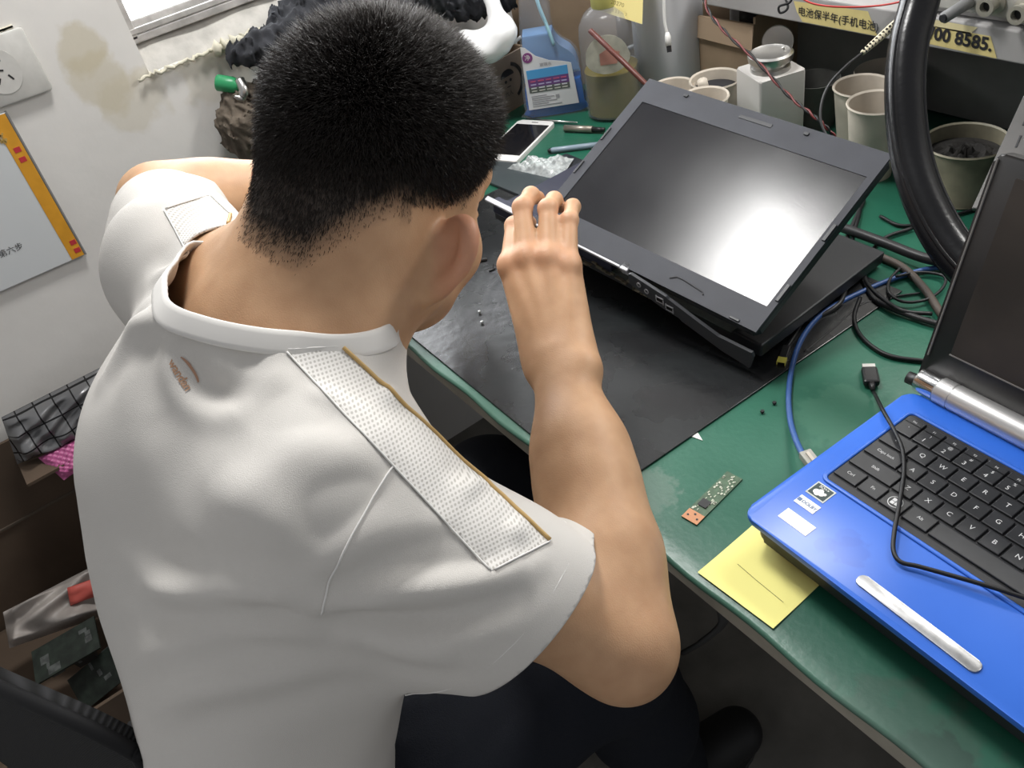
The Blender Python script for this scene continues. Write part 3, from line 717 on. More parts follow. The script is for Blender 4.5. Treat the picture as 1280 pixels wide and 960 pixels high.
# --- trousers, belt line to ankles
m_trs = mat('trousers_black', (0.012, 0.014, 0.02), rough=0.8, spec=0.2, bump=0.3, bscale=700)
KN = [(-0.075, -0.03, -0.22), (-0.32, 0.0, -0.2)]; AN = [(-0.1, 0.06, -0.665), (-0.3, 0.05, -0.665)]
tp_ = [cone((-0.165, -0.395, -0.16), (-0.125, -0.395, -0.16), 0.108, 0.108, 0.05)]
for (a, b), kn, an in zip(HIPS, KN, AN):
    tp_ += [cone(a, kn, 0.098, 0.076, 0.04), cone(kn, np.array(kn) * 0.5 + np.array(an) * 0.5, 0.074, 0.066, 0.04), cone(np.array(kn) * 0.5 + np.array(an) * 0.5, an, 0.066, 0.056, 0.03)]
def trs_fun(P):
    d = evalsdf(tp_, P)
    n = np.abs(d) < 0.04
    if n.any():
        d = d.copy(); Q = P[n]; t = Q[:, 1] * 30 + 12 * Q[:, 2] + 6 * np.sin(Q[:, 0] * 25)
        d[n] -= 0.0035 * np.sin(t * 2 + 2 * np.sin(Q[:, 2] * 40)) * np.exp(-((Q[:, 1] + 0.28) / 0.14) ** 2) + 0.0015 * wrk(Q)
    return d
TV, TF = surfnet(trs_fun, (-0.46, -0.56, -0.72), (0.07, 0.16, -0.02), 0.006)
TV = relax(TV, TF, 3, 0.5)
trs_me = np_mesh('trousers', TV, TF)
cut(trs_me, (0, 0, -0.655), (0, 0, -1), lambda c: c.z < -0.6)
cut(trs_me, (0, -0.39, -0.085), (0, -0.15, 1), lambda c: c.z > -0.14 and c.y < -0.2)
trousers = link('trousers', trs_me, person, m_trs, smooth=True)
m_shoe = mat('shoe_black', (0.012, 0.012, 0.013), rough=0.6)
m_sole = mat('shoe_sole', (0.03, 0.03, 0.03), rough=0.8)
for an in AN:
    an = np.array(an); g = np.array((an[0], an[1], -0.75)); L = []
    L += [cone(g + (0, -0.035, 0.05), g + (0, 0.02, 0.055), 0.038, 0.04, 0.02), cone(g + (0, 0.02, 0.05), g + (0.01, 0.13, 0.035), 0.042, 0.04, 0.03), cone(g + (0, 0, 0.06), an + (0, 0, 0.0), 0.04, 0.038, 0.02)]
    v, fc = surfnet(near(L), g + (-0.09, -0.11, -0.01), g + (0.1, 0.21, 0.16), 0.005); v = relax(v, fc, 2, 0.5)
    v[:, 2] = np.maximum(v[:, 2], -0.738)
    sh = link('shoe', np_mesh('shoe', v, fc), person, m_shoe, smooth=True)
    out = [(g[0] + 0.047 * math.sin(t) * (1 - 0.1 * math.cos(t)) + 0.006, g[1] + 0.05 - 0.125 * math.cos(t)) for t in np.linspace(0, 2 * PI, 28, endpoint=False)]
    MB().prism(out, -0.75, -0.734, bev=0.003).build('sole', m_sole, sh)

# ================================================================== room shell
WX = -1.03
m_wall = mat('wall_plaster', (0.76, 0.74, 0.71), rough=0.85, noise=0.1, nscale=5, bump=0.25, bscale=35, spec=0.2)
nt = m_wall.node_tree; bs = nt.nodes['Principled BSDF']; src = bs.inputs['Base Color'].links[0].from_socket
geo = nt.nodes.new('ShaderNodeNewGeometry')
def stain(src, pos, rad, col, amt, sc):
    """damp blotch in the plaster around one point of the wall"""
    d = nt.nodes.new('ShaderNodeVectorMath'); d.operation = 'DISTANCE'; d.inputs[1].default_value = (pos[0], pos[1], pos[2] + TABLE_H)
    nt.links.new(geo.outputs['Position'], d.inputs[0])
    n = nt.nodes.new('ShaderNodeTexNoise'); n.inputs['Scale'].default_value = sc; n.inputs['Detail'].default_value = 5; nt.links.new(geo.outputs['Position'], n.inputs['Vector'])
    a = nt.nodes.new('ShaderNodeMath'); a.operation = 'MULTIPLY_ADD'; nt.links.new(n.outputs['Fac'], a.inputs[0]); a.inputs[1].default_value = rad * 1.5; nt.links.new(d.outputs['Value'], a.inputs[2])
    r = nt.nodes.new('ShaderNodeMapRange'); r.inputs['From Min'].default_value = rad * 1.85; r.inputs['From Max'].default_value = rad * 1.6; r.inputs['To Max'].default_value = amt
    nt.links.new(a.outputs['Value'], r.inputs['Value'])
    mx = nt.nodes.new('ShaderNodeMix'); mx.data_type = 'RGBA'; nt.links.new(r.outputs['Result'], mx.inputs['Factor']); nt.links.new(src, mx.inputs['A']); mx.inputs['B'].default_value = (*col, 1)
    return mx.outputs['Result']
for px, rad, amt in (((-1.0300, -0.1060, 0.2973), 0.035, 0.55), ((-1.0300, -0.1018, 0.2509), 0.045, 0.5), ((-1.0300, -0.0757, 0.2099), 0.05, 0.35), ((-1.0300, 0.0625, 0.2080), 0.06, 0.3)):
    src = stain(src, px, rad, (0.52, 0.46, 0.32), amt, 22)
nt.links.new(src, bs.inputs['Base Color'])
WIN_Y0, WIN_Y1, WIN_Z0, WIN_Z1 = -0.035, 0.78, 0.235, 1.5
b = MB(); T = 0.16
for y0, y1, z0, z1 in ((-1.6, WIN_Y0, -0.75, 1.8), (WIN_Y1, 1.25, -0.75, 1.8), (WIN_Y0, WIN_Y1, -0.75, WIN_Z0), (WIN_Y0, WIN_Y1, WIN_Z1, 1.8)):
    b.box((WX - T / 2, (y0 + y1) / 2, (z0 + z1) / 2), (T, y1 - y0, z1 - z0))
tag(b.build('wall_left', m_wall), kind='structure')
tag(MB().box((-0.1, 1.21, 0.42), (2.4, 0.1, 2.34)).build('wall_back', m_wall), kind='structure')
m_floor = mat('floor_concrete', (0.24, 0.23, 0.21), rough=0.7, noise=0.4, nscale=9, bump=0.2, bscale=30)
b = MB(); b.box((-0.1, -0.2, -0.8), (3.2, 3.2, 0.1))
tag(b.build('floor', m_floor), kind='structure')
# window: aluminium sliding frame, sill and pane
m_alu = mat('window_aluminium', (0.62, 0.60, 0.58), rough=0.4, metal=0.3, noise=0.35, nscale=40)
m_sill = mat('sill_plaster', (0.55, 0.53, 0.49), rough=0.9, noise=0.3, nscale=25, bump=0.5, bscale=60)
m_foam = mat('sealant_foam', (0.6, 0.57, 0.46), rough=0.9, bump=0.8, bscale=90)
win = tag(bpy.data.objects.new('window_1', None), kind='structure'); COL.objects.link(win)
FX = WX - 0.05
b = MB()
for y0, y1, z0, z1, dx in ((WIN_Y0, WIN_Y1, WIN_Z0 + 0.04, WIN_Z0 + 0.052, 0.06), (WIN_Y0, WIN_Y1, WIN_Z1 - 0.03, WIN_Z1, 0.06), (WIN_Y0, WIN_Y0 + 0.012, WIN_Z0 + 0.045, WIN_Z1, 0.06), (WIN_Y1 - 0.02, WIN_Y1, WIN_Z0 + 0.045, WIN_Z1, 0.06), (0.36, 0.40, WIN_Z0 + 0.045, WIN_Z1, 0.05),
                           (WIN_Y0, WIN_Y1, WIN_Z0 + 0.052, WIN_Z0 + 0.056, 0.012), (WIN_Y0, WIN_Y1, WIN_Z0 + 0.056, WIN_Z0 + 0.068, 0.022)):
    b.box((FX + (0.012 if dx == 0.012 else 0), (y0 + y1) / 2, (z0 + z1) / 2), (dx, y1 - y0, z1 - z0), bev=0.002)
b.box((FX + 0.028, 0.37, WIN_Z0 + 0.057), (0.006, WIN_Y1 - WIN_Y0, 0.008), bev=0.001)
b.build('window_frame', m_alu, win)
b = MB(); b.grid(lambda u, v: (WX + 0.012 - 0.06 * u - 0.004 * (u < 0.01), WIN_Y0 + (WIN_Y1 - WIN_Y0) * v, WIN_Z0 + 0.002 + 0.045 * u + 0.003 * math.sin(v * 37)), 6, 40)
b.build('window_sill', m_sill, win, True)
b = MB()
fp = [(WX + 0.006 + 0.004 * random.random(), y, WIN_Z0 - 0.002 + 0.006 * random.random()) for y in np.linspace(WIN_Y0 - 0.02, WIN_Y1, 240)]
b.tube(fp, [0.002 + (0.003 + 0.0075 * random.random() ** 2 if y > 0.07 else 0.0015 * random.random()) for y in np.linspace(WIN_Y0 - 0.02, WIN_Y1, 240)], 8).build('sealant_bead', m_foam, win, True)
m_pane = bpy.data.materials.new('window_glass'); m_pane.use_nodes = True
n = m_pane.node_tree; n.nodes.clear(); o_ = n.nodes.new('ShaderNodeOutputMaterial'); tr = n.nodes.new('ShaderNodeBsdfTransparent'); gl = n.nodes.new('ShaderNodeBsdfGlossy'); gl.inputs['Roughness'].default_value = 0.05
fr = n.nodes.new('ShaderNodeFresnel'); mx = n.nodes.new('ShaderNodeMixShader'); n.links.new(fr.outputs[0], mx.inputs[0]); n.links.new(tr.outputs[0], mx.inputs[1]); n.links.new(gl.outputs[0], mx.inputs[2]); n.links.new(mx.outputs[0], o_.inputs[0])
b = MB(); b.box((FX - 0.012, 0.37, 0.895), (0.004, 0.8, 1.18)); b.build('window_pane', m_pane, win)

# ================================================================== bench
m_green = mat('bench_green_rubber', (0.018, 0.115, 0.070), rough=0.42, rough2=0.3, color2=(0.013, 0.09, 0.056), nscale=6, bump=0.12, bscale=140, spec=0.5)
nt = m_green.node_tree; bs = nt.nodes['Principled BSDF']; src = bs.inputs['Base Color'].links[0].from_socket
geo = nt.nodes.new('ShaderNodeNewGeometry')
for pos, rad, col, amt, sc in (((0.25, -0.01, 0), 0.06, (0.05, 0.07, 0.055), 0.5, 60), ((0.27, 0.0, 0), 0.03, (0.02, 0.03, 0.025), 0.7, 90), ((-0.05, 0.04, 0), 0.03, (0.16, 0.2, 0.17), 0.4, 120), ((0.02, 0.24, 0), 0.05, (0.06, 0.17, 0.11), 0.35, 90), ((0.06, 0.37, 0), 0.03, (0.2, 0.26, 0.2), 0.35, 160)):
    src = stain(src, pos, rad, col, amt, sc)
# colour turns paler and greyer towards the front border
sx = nt.nodes.new('ShaderNodeSeparateXYZ'); nt.links.new(geo.outputs['Position'], sx.inputs[0])
r = nt.nodes.new('ShaderNodeMapRange'); r.inputs['From Min'].default_value = 0.06; r.inputs['From Max'].default_value = 0.0; r.inputs['To Max'].default_value = 0.55; nt.links.new(sx.outputs['Y'], r.inputs['Value'])
mx = nt.nodes.new('ShaderNodeMix'); mx.data_type = 'RGBA'; nt.links.new(r.outputs['Result'], mx.inputs['Factor']); nt.links.new(src, mx.inputs['A']); mx.inputs['B'].default_value = (0.085, 0.16, 0.125, 1)
nt.links.new(mx.outputs['Result'], bs.inputs['Base Color'])
m_edge = mat('bench_edge_board', (0.42, 0.39, 0.32), rough=0.6, noise=0.3, nscale=18)
m_leg = mat('bench_steel', (0.2, 0.2, 0.2), rough=0.5, metal=0.6)
bench = empty('work_bench', 'long workbench topped with worn green rubber sheet', 'workbench')
BX0, BX1, BY1 = -1.028, 0.95, 1.15
prof = [(0.0, -0.006), (-0.0012, -0.003), (0.0, -0.0006), (0.003, 0.0), (0.02, 0.0), (0.3, 0.0), (BY1, 0.0), (BY1, -0.006)]
b = MB(); b.grid(lambda u, v: (BX0 + (BX1 - BX0) * u, prof[round(v * (len(prof) - 1))][0] + (0.0015 * math.sin(u * 90) * (v < 0.5)), prof[round(v * (len(prof) - 1))][1]), 120, len(prof) - 1)
b.build('rubber_top', m_green, bench, True)
b = MB(); b.box(((BX0 + BX1) / 2, BY1 / 2 + 0.004, -0.0215), (BX1 - BX0, BY1 - 0.008, 0.031)); b.build('edge_board', m_edge, bench)
for x in (-0.95, 0.88):
    for y in (0.12, 1.08): MB().box((x, y, -0.3935), (0.04, 0.04, 0.713)).build('leg', m_leg, bench)
MB().box(((BX0 + BX1) / 2, 1.08, -0.42), (BX1 - BX0 - 0.2, 0.02, 0.5)).build('back_panel', m_leg, bench)
m_mat = mat('black_rubber_mat', (0.008, 0.010, 0.011), rough=0.3, rough2=0.24, color2=(0.012, 0.012, 0.013), nscale=14, bump=0.2, bscale=60, spec=0.85)
b = MB(); b.prism([(-0.66, 0.014), (-0.08, 0.008), (-0.072, 0.03), (-0.062, 0.44), (-0.66, 0.44)], 0.0003, 0.0025, bev=0.0006)
mt_ = b.build('rubber_mat', m_mat); tag(mt_, 'black rubber mat lying under the opened grey laptop', 'mat')
b = MB()     # scratches and dents cut in the mat
mp = [[(-0.335, 0.105), (-0.318, 0.094), (-0.30, 0.098), (-0.28, 0.086), (-0.255, 0.088)], [(-0.335, 0.105), (-0.325, 0.112), (-0.306, 0.108)], [(-0.27, 0.113), (-0.262, 0.106), (-0.253, 0.112)], [(-0.26, 0.075), (-0.25, 0.066), (-0.24, 0.07), (-0.244, 0.078)], [(-0.30, 0.145), (-0.292, 0.14), (-0.285, 0.144)], [(-0.235, 0.085), (-0.228, 0.08)]]
for p in mp: b.tube([(x, y, 0.0027) for x, y in p], 0.0007, 5)
b.build('scratch', mat('mat_scratch', (0.008, 0.008, 0.009), rough=0.3), mt_, True)

# ================================================================== shelf unit over the bench
m_shelf = mat('shelf_grey_paint', (0.36, 0.35, 0.345), rough=0.55, noise=0.15, nscale=12)
m_shelfd = mat('shelf_dark_panel', (0.20, 0.195, 0.19), rough=0.65, noise=0.35, nscale=10)
SHY = 0.72
shelf = empty('bench_shelf', 'grey shelf running along the back of the bench with taped lip', 'shelf')
MB().box((0.165, (SHY + 1.14) / 2, 0.176), (1.55, 1.14 - SHY, 0.02)).build('shelf_board', m_shelf, shelf)
MB().box((0.165, SHY - 0.004, 0.1675), (1.55, 0.012, 0.037), bev=0.002).build('front_lip', m_shelf, shelf)
MB().box((0.165, 0.845, 0.0835), (1.55, 0.02, 0.164)).build('back_panel', m_shelfd, shelf)
for x in (-0.6, 0.93): MB().box((x, 0.95, 0.0835), (0.02, 0.38, 0.164)).build('side_panel', m_shelfd, shelf)

# ================================================================== the opened grey laptop
LO = Vector((-0.402, 0.231, 0.092)); LEX = Vector((0.995, 0.078, -0.068)).normalized(); LEY = Vector((-0.043, 0.912, 0.408)); LEY = (LEY - LEX * LEY.dot(LEX)).normalized()
LM = frame_m(LO, LEX, LEY)
m_lap = mat('laptop_grey_plastic', (0.036, 0.038, 0.047), rough=0.5, spec=0.25, noise=0.15, nscale=30, bump=0.06, bscale=900)
m_lapd = mat('laptop_dark_shell', (0.016, 0.017, 0.02), rough=0.45)
m_silver = mat('silver_plastic', (0.5, 0.5, 0.52), rough=0.35, metal=0.5)
m_pcb = mat('circuit_board_dark', (0.02, 0.03, 0.025), rough=0.5, noise=0.5, nscale=200)
m_gold = mat('gold_contact', (0.55, 0.42, 0.22), rough=0.35, metal=0.8)
m_lcd = mat('lcd_matte', (0.006, 0.006, 0.008), rough=0.24, spec=0.5, rough2=0.2, color2=(0.009, 0.009, 0.011), nscale=9, bump=0.012, bscale=300)
lap = empty('opened_laptop', 'dark grey laptop with screen propped up and chassis pried open', 'laptop')
W0, W1, H0, H1 = -0.016, 0.318, -0.03, 0.208
lid = MB().prism([(W0 + 0.004, H0), (W1 - 0.006, H0), (W1, H0 + 0.006), (W1, H1 - 0.008), (W1 - 0.008, H1), (W0 + 0.008, H1), (W0, H1 - 0.008), (W0, H0 + 0.004)], -0.013, -0.0015, LM, 0.002).build('lid', m_lapd, lap)
b = MB()     # bezel ring of four bars, edges eased
for x0, x1, y0, y1 in ((W0, 0, H0, H1), (0.31, W1, H0, H1), (0, 0.31, H0, 0), (0, 0.31, 0.174, H1)): b.box(((x0 + x1) / 2, (y0 + y1) / 2, 0), (x1 - x0, y1 - y0, 0.003), M=LM)
bz = b.build('bezel', m_lap, lap)
for (x, y, w, h) in ((-0.0135, 0.115, 0.003, 0.02), (-0.0135, 0.06, 0.003, 0.02), (0.3155, 0.02, 0.004, 0.022), (0.3155, 0.1, 0.004, 0.022), (0.05, 0.2, 0.006, 0.004), (0.22, 0.2, 0.006, 0.004), (0.29, -0.0275, 0.012, 0.003)):
    MB().box((x, y, 0.0022), (w, h, 0.0016), bev=0.0006, M=LM).build('rubber_bumper', m_lapd, bz)
b = MB(); b.box((0.155, 0.196, 0.0016), (0.045, 0.005, 0.001), bev=0.0004, M=LM)
b.build('latch_slot', m_lapd, bz); b = MB(); b.tube([LM @ Vector(p) for p in ((0.196, -0.0185, 0.0018), (0.203, -0.0135, 0.0018), (0.212, -0.0135, 0.0018), (0.24, -0.0165, 0.0018), (0.243, -0.019, 0.0018))], 0.0009, 6)
b.build('bent_clip', m_lapd, bz)
MB().box((0.155, 0.087, -0.0005), (0.31, 0.174, 0.0026), M=LM).build('display_panel', m_lcd, lap)
# hinge side: silver edge strip, slim chassis below, torn-off port panel
b = MB(); b.prism([(-0.108, H0 - 0.003), (0.132, H0 - 0.003), (0.132, H0 + 0.004), (-0.108, H0 + 0.004)], -0.004, 0.0008, LM, 0.0008)
b.build('silver_trim', m_silver, lap)
b = MB(); b.box((0.139, H0 + 0.0015, -0.004), (0.012, 0.011, 0.011), bev=0.0015, M=LM).build('hinge_cap', m_silver, lap)
fl = LM @ Vector((-0.11, H0, -0.026)); fr_ = LM @ Vector((0.318, H0, -0.03)); bx = (fr_ - fl).normalized()
by = Vector((-0.06, 1, -0.055)); by = (by - bx * by.dot(bx)).normalized(); BM_ = frame_m(fl, bx, by); BL = (fr_ - fl).length
MB().box((BL / 2, 0.115, -0.006), (BL, 0.23, 0.016), bev=0.002, M=BM_).build('chassis', m_lapd, lap)
b = MB(); b.box((BL * 0.27, -0.002, 0.012), (BL * 0.5, 0.012, 0.02), bev=0.002, M=BM_); b.box((BL * 0.25, 0.11, 0.0035), (BL * 0.48, 0.2, 0.004), M=BM_)
b.build('fan_cover', mat('laptop_blue_black', (0.014, 0.016, 0.035), rough=0.3), lap)
b = MB(); b.box((BL * 0.62, 0.002, 0.0055), (BL * 0.6, 0.02, 0.0016), M=BM_); board = b.build('main_board', m_pcb, lap)
b = MB()
rr = random.Random(4)
for i in range(26):
    b.box((BL * (0.3 + 0.5 * i / 26) + rr.uniform(-.002, .002), -0.0085, 0.004 + rr.uniform(-0.006, 0.004)), (rr.uniform(0.003, 0.011), 0.004, rr.uniform(0.001, 0.004)), M=BM_)
for i in range(4): b.box((BL * 0.62 + i * 0.012, -0.011, 0.001), (0.01, 0.006, 0.0008), M=BM_); b.box((BL * 0.62 + i * 0.012 - 0.004, -0.011, 0.004), (0.0008, 0.006, 0.008), M=BM_)
b.build('connector', mat('connector_dull', (0.16, 0.14, 0.1), rough=0.4, metal=0.6), board)
PMx = frame_m(LM @ Vector((0.15, H0 - 0.006, 0.002)), LEX, (LM.to_3x3() @ Vector((0, 0.35, 1))))
pp_ = [(0.0, 0.001), (0.004, 0.003), (0.055, -0.0045), (0.058, -0.007), (0.1, -0.018), (0.125, -0.0245), (0.168, -0.0225), (0.17, -0.028), (0.165, -0.047), (0.13, -0.043), (0.075, -0.03), (0.072, -0.0265), (0.048, -0.0245), (0.0, -0.013)]
pan = MB().prism(pp_, -0.003, 0.001, PMx, 0.0006).build('port_panel', mat('port_panel_grey', (0.035, 0.037, 0.042), rough=0.5), lap)
b = MB()
for x, y, r in ((0.016, -0.0065, 0.0032), (0.027, -0.0105, 0.0032)): b.lathe([(r, 0.0012), (r, 0.0022), (r * 0.62, 0.0022), (r * 0.62, 0.0012)], (x, y, 0), 16, M=PMx)
for x, y in ((0.046, -0.0135), (0.0595, -0.019)):
    for a, bb, w, h in ((0, 0.0032, 0.0105, 0.001), (0, -0.0032, 0.0105, 0.001), (0.005, 0, 0.001, 0.0064), (-0.005, 0, 0.001, 0.0064)): b.box((x + a, y + bb - 0.32 * a, 0.0015), (w, h, 0.0012), M=PMx)
b.build('port', m_silver, pan)
b = MB()
for x, y in ((0.046, -0.0135), (0.0595, -0.019)): b.box((x, y, 0.0012), (0.009, 0.0056, 0.0008), M=PMx)
b.build('port_opening', mat('void_black', (0.003, 0.003, 0.003), rough=0.9), pan)

# ================================================================== the blue laptop
TH = -0.0389; QX, QY = 0.113, 0.205
BLM = Matrix.Translation((QX, QY, 0.04)) @ Matrix.Rotation(TH, 4, 'Z')     # origin: centre of the Q key, deck at z = 0
m_blue = mat('laptop_blue', (0.03, 0.135, 0.58), rough=0.38, spec=0.5, color2=(0.026, 0.118, 0.52), nscale=8, rough2=0.3)
nt = m_blue.node_tree; bs = nt.nodes['Principled BSDF']; src = bs.inputs['Base Color'].links[0].from_socket; geo = nt.nodes.new('ShaderNodeNewGeometry')
for lx, ly, rad, amt in ((0.03, -0.118, 0.014, 0.5), (0.02, -0.11, 0.01, 0.4), (0.012, -0.128, 0.008, 0.4)):
    p = BLM @ Vector((lx, ly, 0)); src = stain(src, p, rad, (0.013, 0.085, 0.45), amt, 110)
nt.links.new(src, bs.inputs['Base Color'])
m_key = mat('key_black', (0.022, 0.023, 0.026), rough=0.42, noise=0.3, nscale=60)
m_well = mat('keyboard_well', (0.012, 0.012, 0.014), rough=0.5)
m_leg_ = mat('key_legend_white', (0.6, 0.6, 0.6), rough=0.6)
m_blk = mat('laptop_lid_black', (0.016, 0.015, 0.015), rough=0.42, noise=0.5, nscale=16)
blue = empty('blue_laptop', 'bright blue laptop with black keyboard and dark raised lid', 'laptop')
X0, X1, Y0, Y1 = -0.055, 0.285, -0.151, 0.064
def rrect(x0, x1, y0, y1, r, n=6):
    return [(cx + r * math.cos(a), cy + r * math.sin(a)) for cx, cy, a0 in ((x1 - r, y1 - r, 0), (x0 + r, y1 - r, PI / 2), (x0 + r, y0 + r, PI), (x1 - r, y0 + r, 1.5 * PI)) for a in np.linspace(a0, a0 + PI / 2, n)]
MB().prism(rrect(X0, X1, Y0, Y1, 0.012), -0.006, 0.0, BLM, 0.0018).build('palm_rest', m_blue, blue, 'auto')
b = MB(); b.prism(rrect(X0 + 0.008, X1 - 0.008, Y0 + 0.008, Y1 - 0.004, 0.01), -0.03, -0.006, BLM, 0.004)
b.build('underbody', m_lapd, blue)
for x in (0.0, 0.22):
    for y in (-0.12, 0.03): MB().lathe([(0, -0.0398), (0.007, -0.0398), (0.008, -0.029), (0, -0.029)], (x, y, 0), 16, M=BLM).build('rubber_foot', m_lapd, blue)
KX0, KX1, KY0, KY1 = -0.0335, 0.262, -0.073, 0.0375
b = MB(); b.prism(rrect(KX0, KX1, KY0, KY1, 0.004), -0.0005, 0.0009, BLM, 0.0004).build('keyboard_frame', m_well, blue)
b = MB(); b.tube([BLM @ Vector((*p, 0.0004)) for p in rrect(KX0 - 0.0025, KX1 + 0.002, KY0 - 0.002, KY1 + 0.0025, 0.006)], 0.0022, 8, closed=True, flat=0.6)
b.build('keyboard_surround', m_blue, blue, True)
P_ = 0.019
rows = [(1.52, 0.5, 'Esc F1 F2 F3 F4 F5 F6 F7 F8 F9 F10 F11 F12 Ins Del'.split(), [1.0] * 15),
        (0.985, 1, ['`', '1', '2', '3', '4', '5', '6', '7', '8', '9', '0', '-', '=', '<-'], [1] * 13 + [2]),
        (0, 1, ['Tab', 'Q', 'W', 'E', 'R', 'T', 'Y', 'U', 'I', 'O', 'P', '[', ']', '\\'], [1.5] + [1] * 12 + [1.5]),
        (-1, 1, ['Caps lock', 'A', 'S', 'D', 'F', 'G', 'H', 'J', 'K', 'L', ';', "'", 'Enter'], [1.75] + [1] * 11 + [2.25]),
        (-2, 1, ['Shift', 'Z', 'X', 'C', 'V', 'B', 'N', 'M', ',', '.', '/', 'Shift'], [2.25] + [1] * 10 + [2.75]),
        (-3, 1, ['Ctrl', 'Fn', '', 'Alt', ' ', 'Alt', 'Ctrl', '<', '>'], [1.25, 1.1, 1.15, 1.25, 5, 1.25, 1.25, 1, 1.5])]
SYM = dict(zip('1234567890', '!@#$%^&*()'))
for ry, kh, names, ws in rows:
    x = -1.5 - 0.25 + (0.25 if ry > 0.5 else 0) - 0.0; x = -1.73 if ry > 0.9 else -1.75
    if ry == 0.985: x = -2.0 + 0.25; 
    x = -1.75
    tot = 15.5 if ry > 1.2 else None
    for nm, w in zip(names, ws):
        x0, x1 = x * P_ + 0.0008, (x + w) * P_ - 0.0008; x += w
        if x0 > 0.235: continue
        yc = ry * P_; h = (0.0165 if kh == 1 else 0.0085); x1 = min(x1, KX1 - 0.002)
        b = MB(); b.prism([(x0, yc - h / 2), (x1, yc - h / 2), (x1, yc + h / 2), (x0, yc + h / 2)], 0.0008, 0.0030, BLM, 0.0008)
        k = b.build('key', m_key, blue)
        if nm.strip() and x0 < 0.15:
            sz = 0.0062 if len(nm) == 1 else (0.0042 if kh == 1 else 0.003)
            cx, cy = (x0 + x1) / 2, yc
            if nm in SYM: cy -= 0.003; cx -= 0.001
            text_mesh('key_legend', nm, sz, BLM @ Matrix.Translation((cx, cy, 0.00312)), m_leg_, k)
            if nm in SYM: text_mesh('key_legend', SYM[nm], 0.0042, BLM @ Matrix.Translation((cx + 0.002, cy + 0.0065, 0.00312)), m_leg_, k)
        if nm == '' :   # start key: ring with four panes
            b = MB(); cx = (x0 + x1) / 2
            b.tube([BLM @ Vector((cx + 0.0058 * math.cos(t), yc + 0.0058 * math.sin(t), 0.0031)) for t in np.linspace(0, 2 * PI, 28, endpoint=False)], 0.0004, 6, closed=True)
            for i, j in ((0, 0), (0, 1), (1, 0), (1, 1)): b.box((cx - 0.0018 + i * 0.0037, yc - 0.0018 + j * 0.0037 + (0.0004 if i else 0), 0.0031), (0.0031, 0.0031, 0.0004), M=BLM)
            b.build('key_legend', m_leg_, k)
# pad-button bar, stickers
m_bar = mat('brushed_metal_bar', (0.5, 0.5, 0.5), rough=0.4, metal=0.7, noise=0.35, nscale=90)
BARM = BLM @ Matrix.Translation((0.1, -0.1355, 0)) @ Matrix.Rotation(-0.02, 4, 'Z')
MB().prism(rrect(-0.0505, 0.0505, -0.0055, 0.0055, 0.0045), 0.0, 0.0016, BARM, 0.0006).build('touchpad_button', m_bar, blue, 'auto')
m_stw = mat('sticker_white', (0.85, 0.84, 0.8), rough=0.5); m_std = mat('sticker_dark', (0.03, 0.05, 0.05), rough=0.35); m_sts = mat('sticker_silver', (0.55, 0.58, 0.55), rough=0.3, metal=0.4)
def sticker(px, w, h, ang, m, name='sticker'):
    p = BLM.inverted() @ Vector(px); M = BLM @ Matrix.Translation((p.x, p.y, 0.0)) @ Matrix.Rotation(ang, 4, 'Z')
    return MB().prism([(-w / 2, -h / 2), (w / 2, -h / 2), (w / 2, h / 2), (-w / 2, h / 2)], 0.0, 0.0004, M).build(name, m, blue), M
sticker((0.0905, 0.0796, 0.0400), 0.029, 0.0125, 0.0, m_stw)
s1, M1 = sticker((0.0843, 0.0999, 0.0400), 0.020, 0.010, 0.0, m_stw)
text_mesh('sticker_print', 'DOLBY.', 0.0045, M1 @ Matrix.Translation((0.0025, 0, 0.0006)), mat('print_blue_grey', (0.1, 0.16, 0.3)), s1, bold=0.0001)
b = MB(); b.box((-0.0078, 0, 0.0006), (0.0035, 0.0035, 0.0003), M=M1).build('sticker_print', mat('print_blue_grey'), s1)
s2, M2 = sticker((0.0836, 0.1178, 0.0400), 0.0185, 0.0165, 0.0, m_sts)
b = MB(); b.prism([(-0.008, -0.0068), (0.008, -0.0068), (0.008, 0.0068), (-0.008, 0.0068)], 0.0004, 0.0006, M2).build('sticker_print', m_std, s2)
text_mesh('sticker_print', 'SO>>', 0.004, M2 @ Matrix.Translation((0, 0.0045, 0.0008)), m_stw, s2)
b = MB()
for x, y, r in ((0, 0.0005, 0.0024), (-0.0028, -0.002, 0.0028), (0.0022, -0.0018, 0.0026), (0.0045, -0.0005, 0.0016), (-0.001, -0.0035, 0.0024)): b.lathe([(r, 0.0007), (r * 0.9, 0.0009), (0, 0.001)], (x, y, 0), 14, M=M2)
b.build('sticker_print', m_stw, s2, True)
# hinge barrel and lid
HY, HZ = 0.0735, 0.007
HM = BLM @ Matrix.Translation((0, HY, HZ)) @ Matrix.Rotation(PI / 2, 4, 'Y')
m_chr = mat('hinge_chrome', (0.7, 0.7, 0.7), rough=0.15, metal=1.0); m_brl = mat('hinge_silver', (0.62, 0.61, 0.6), rough=0.32, metal=0.75)
b = MB(); b.lathe([(0, X0 + 0.002), (0.0112, X0 + 0.002), (0.0116, X0 + 0.004), (0.0116, X0 + 0.021), (0.011, X0 + 0.0215), (0, X0 + 0.0215)], n=28, M=HM); b.build('hinge_end', m_chr, blue, 'auto')
b = MB(); b.lathe([(0.011, X0 + 0.0215), (0.0124, X0 + 0.0225), (0.0124, X0 + 0.0355), (0.0116, X0 + 0.036), (0.0116, X0 + 0.0365), (0.0124, X0 + 0.037), (0.0124, 0.24), (0, 0.24)], n=28, M=HM); b.build('hinge_barrel', m_brl, blue, 'auto')
LA = math.radians(107)
LIM = BLM @ Matrix.Translation((0, HY + 0.006, HZ + 0.002)) @ Matrix.Rotation(PI - LA, 4, 'X')     # local y runs up the lid, z faces away
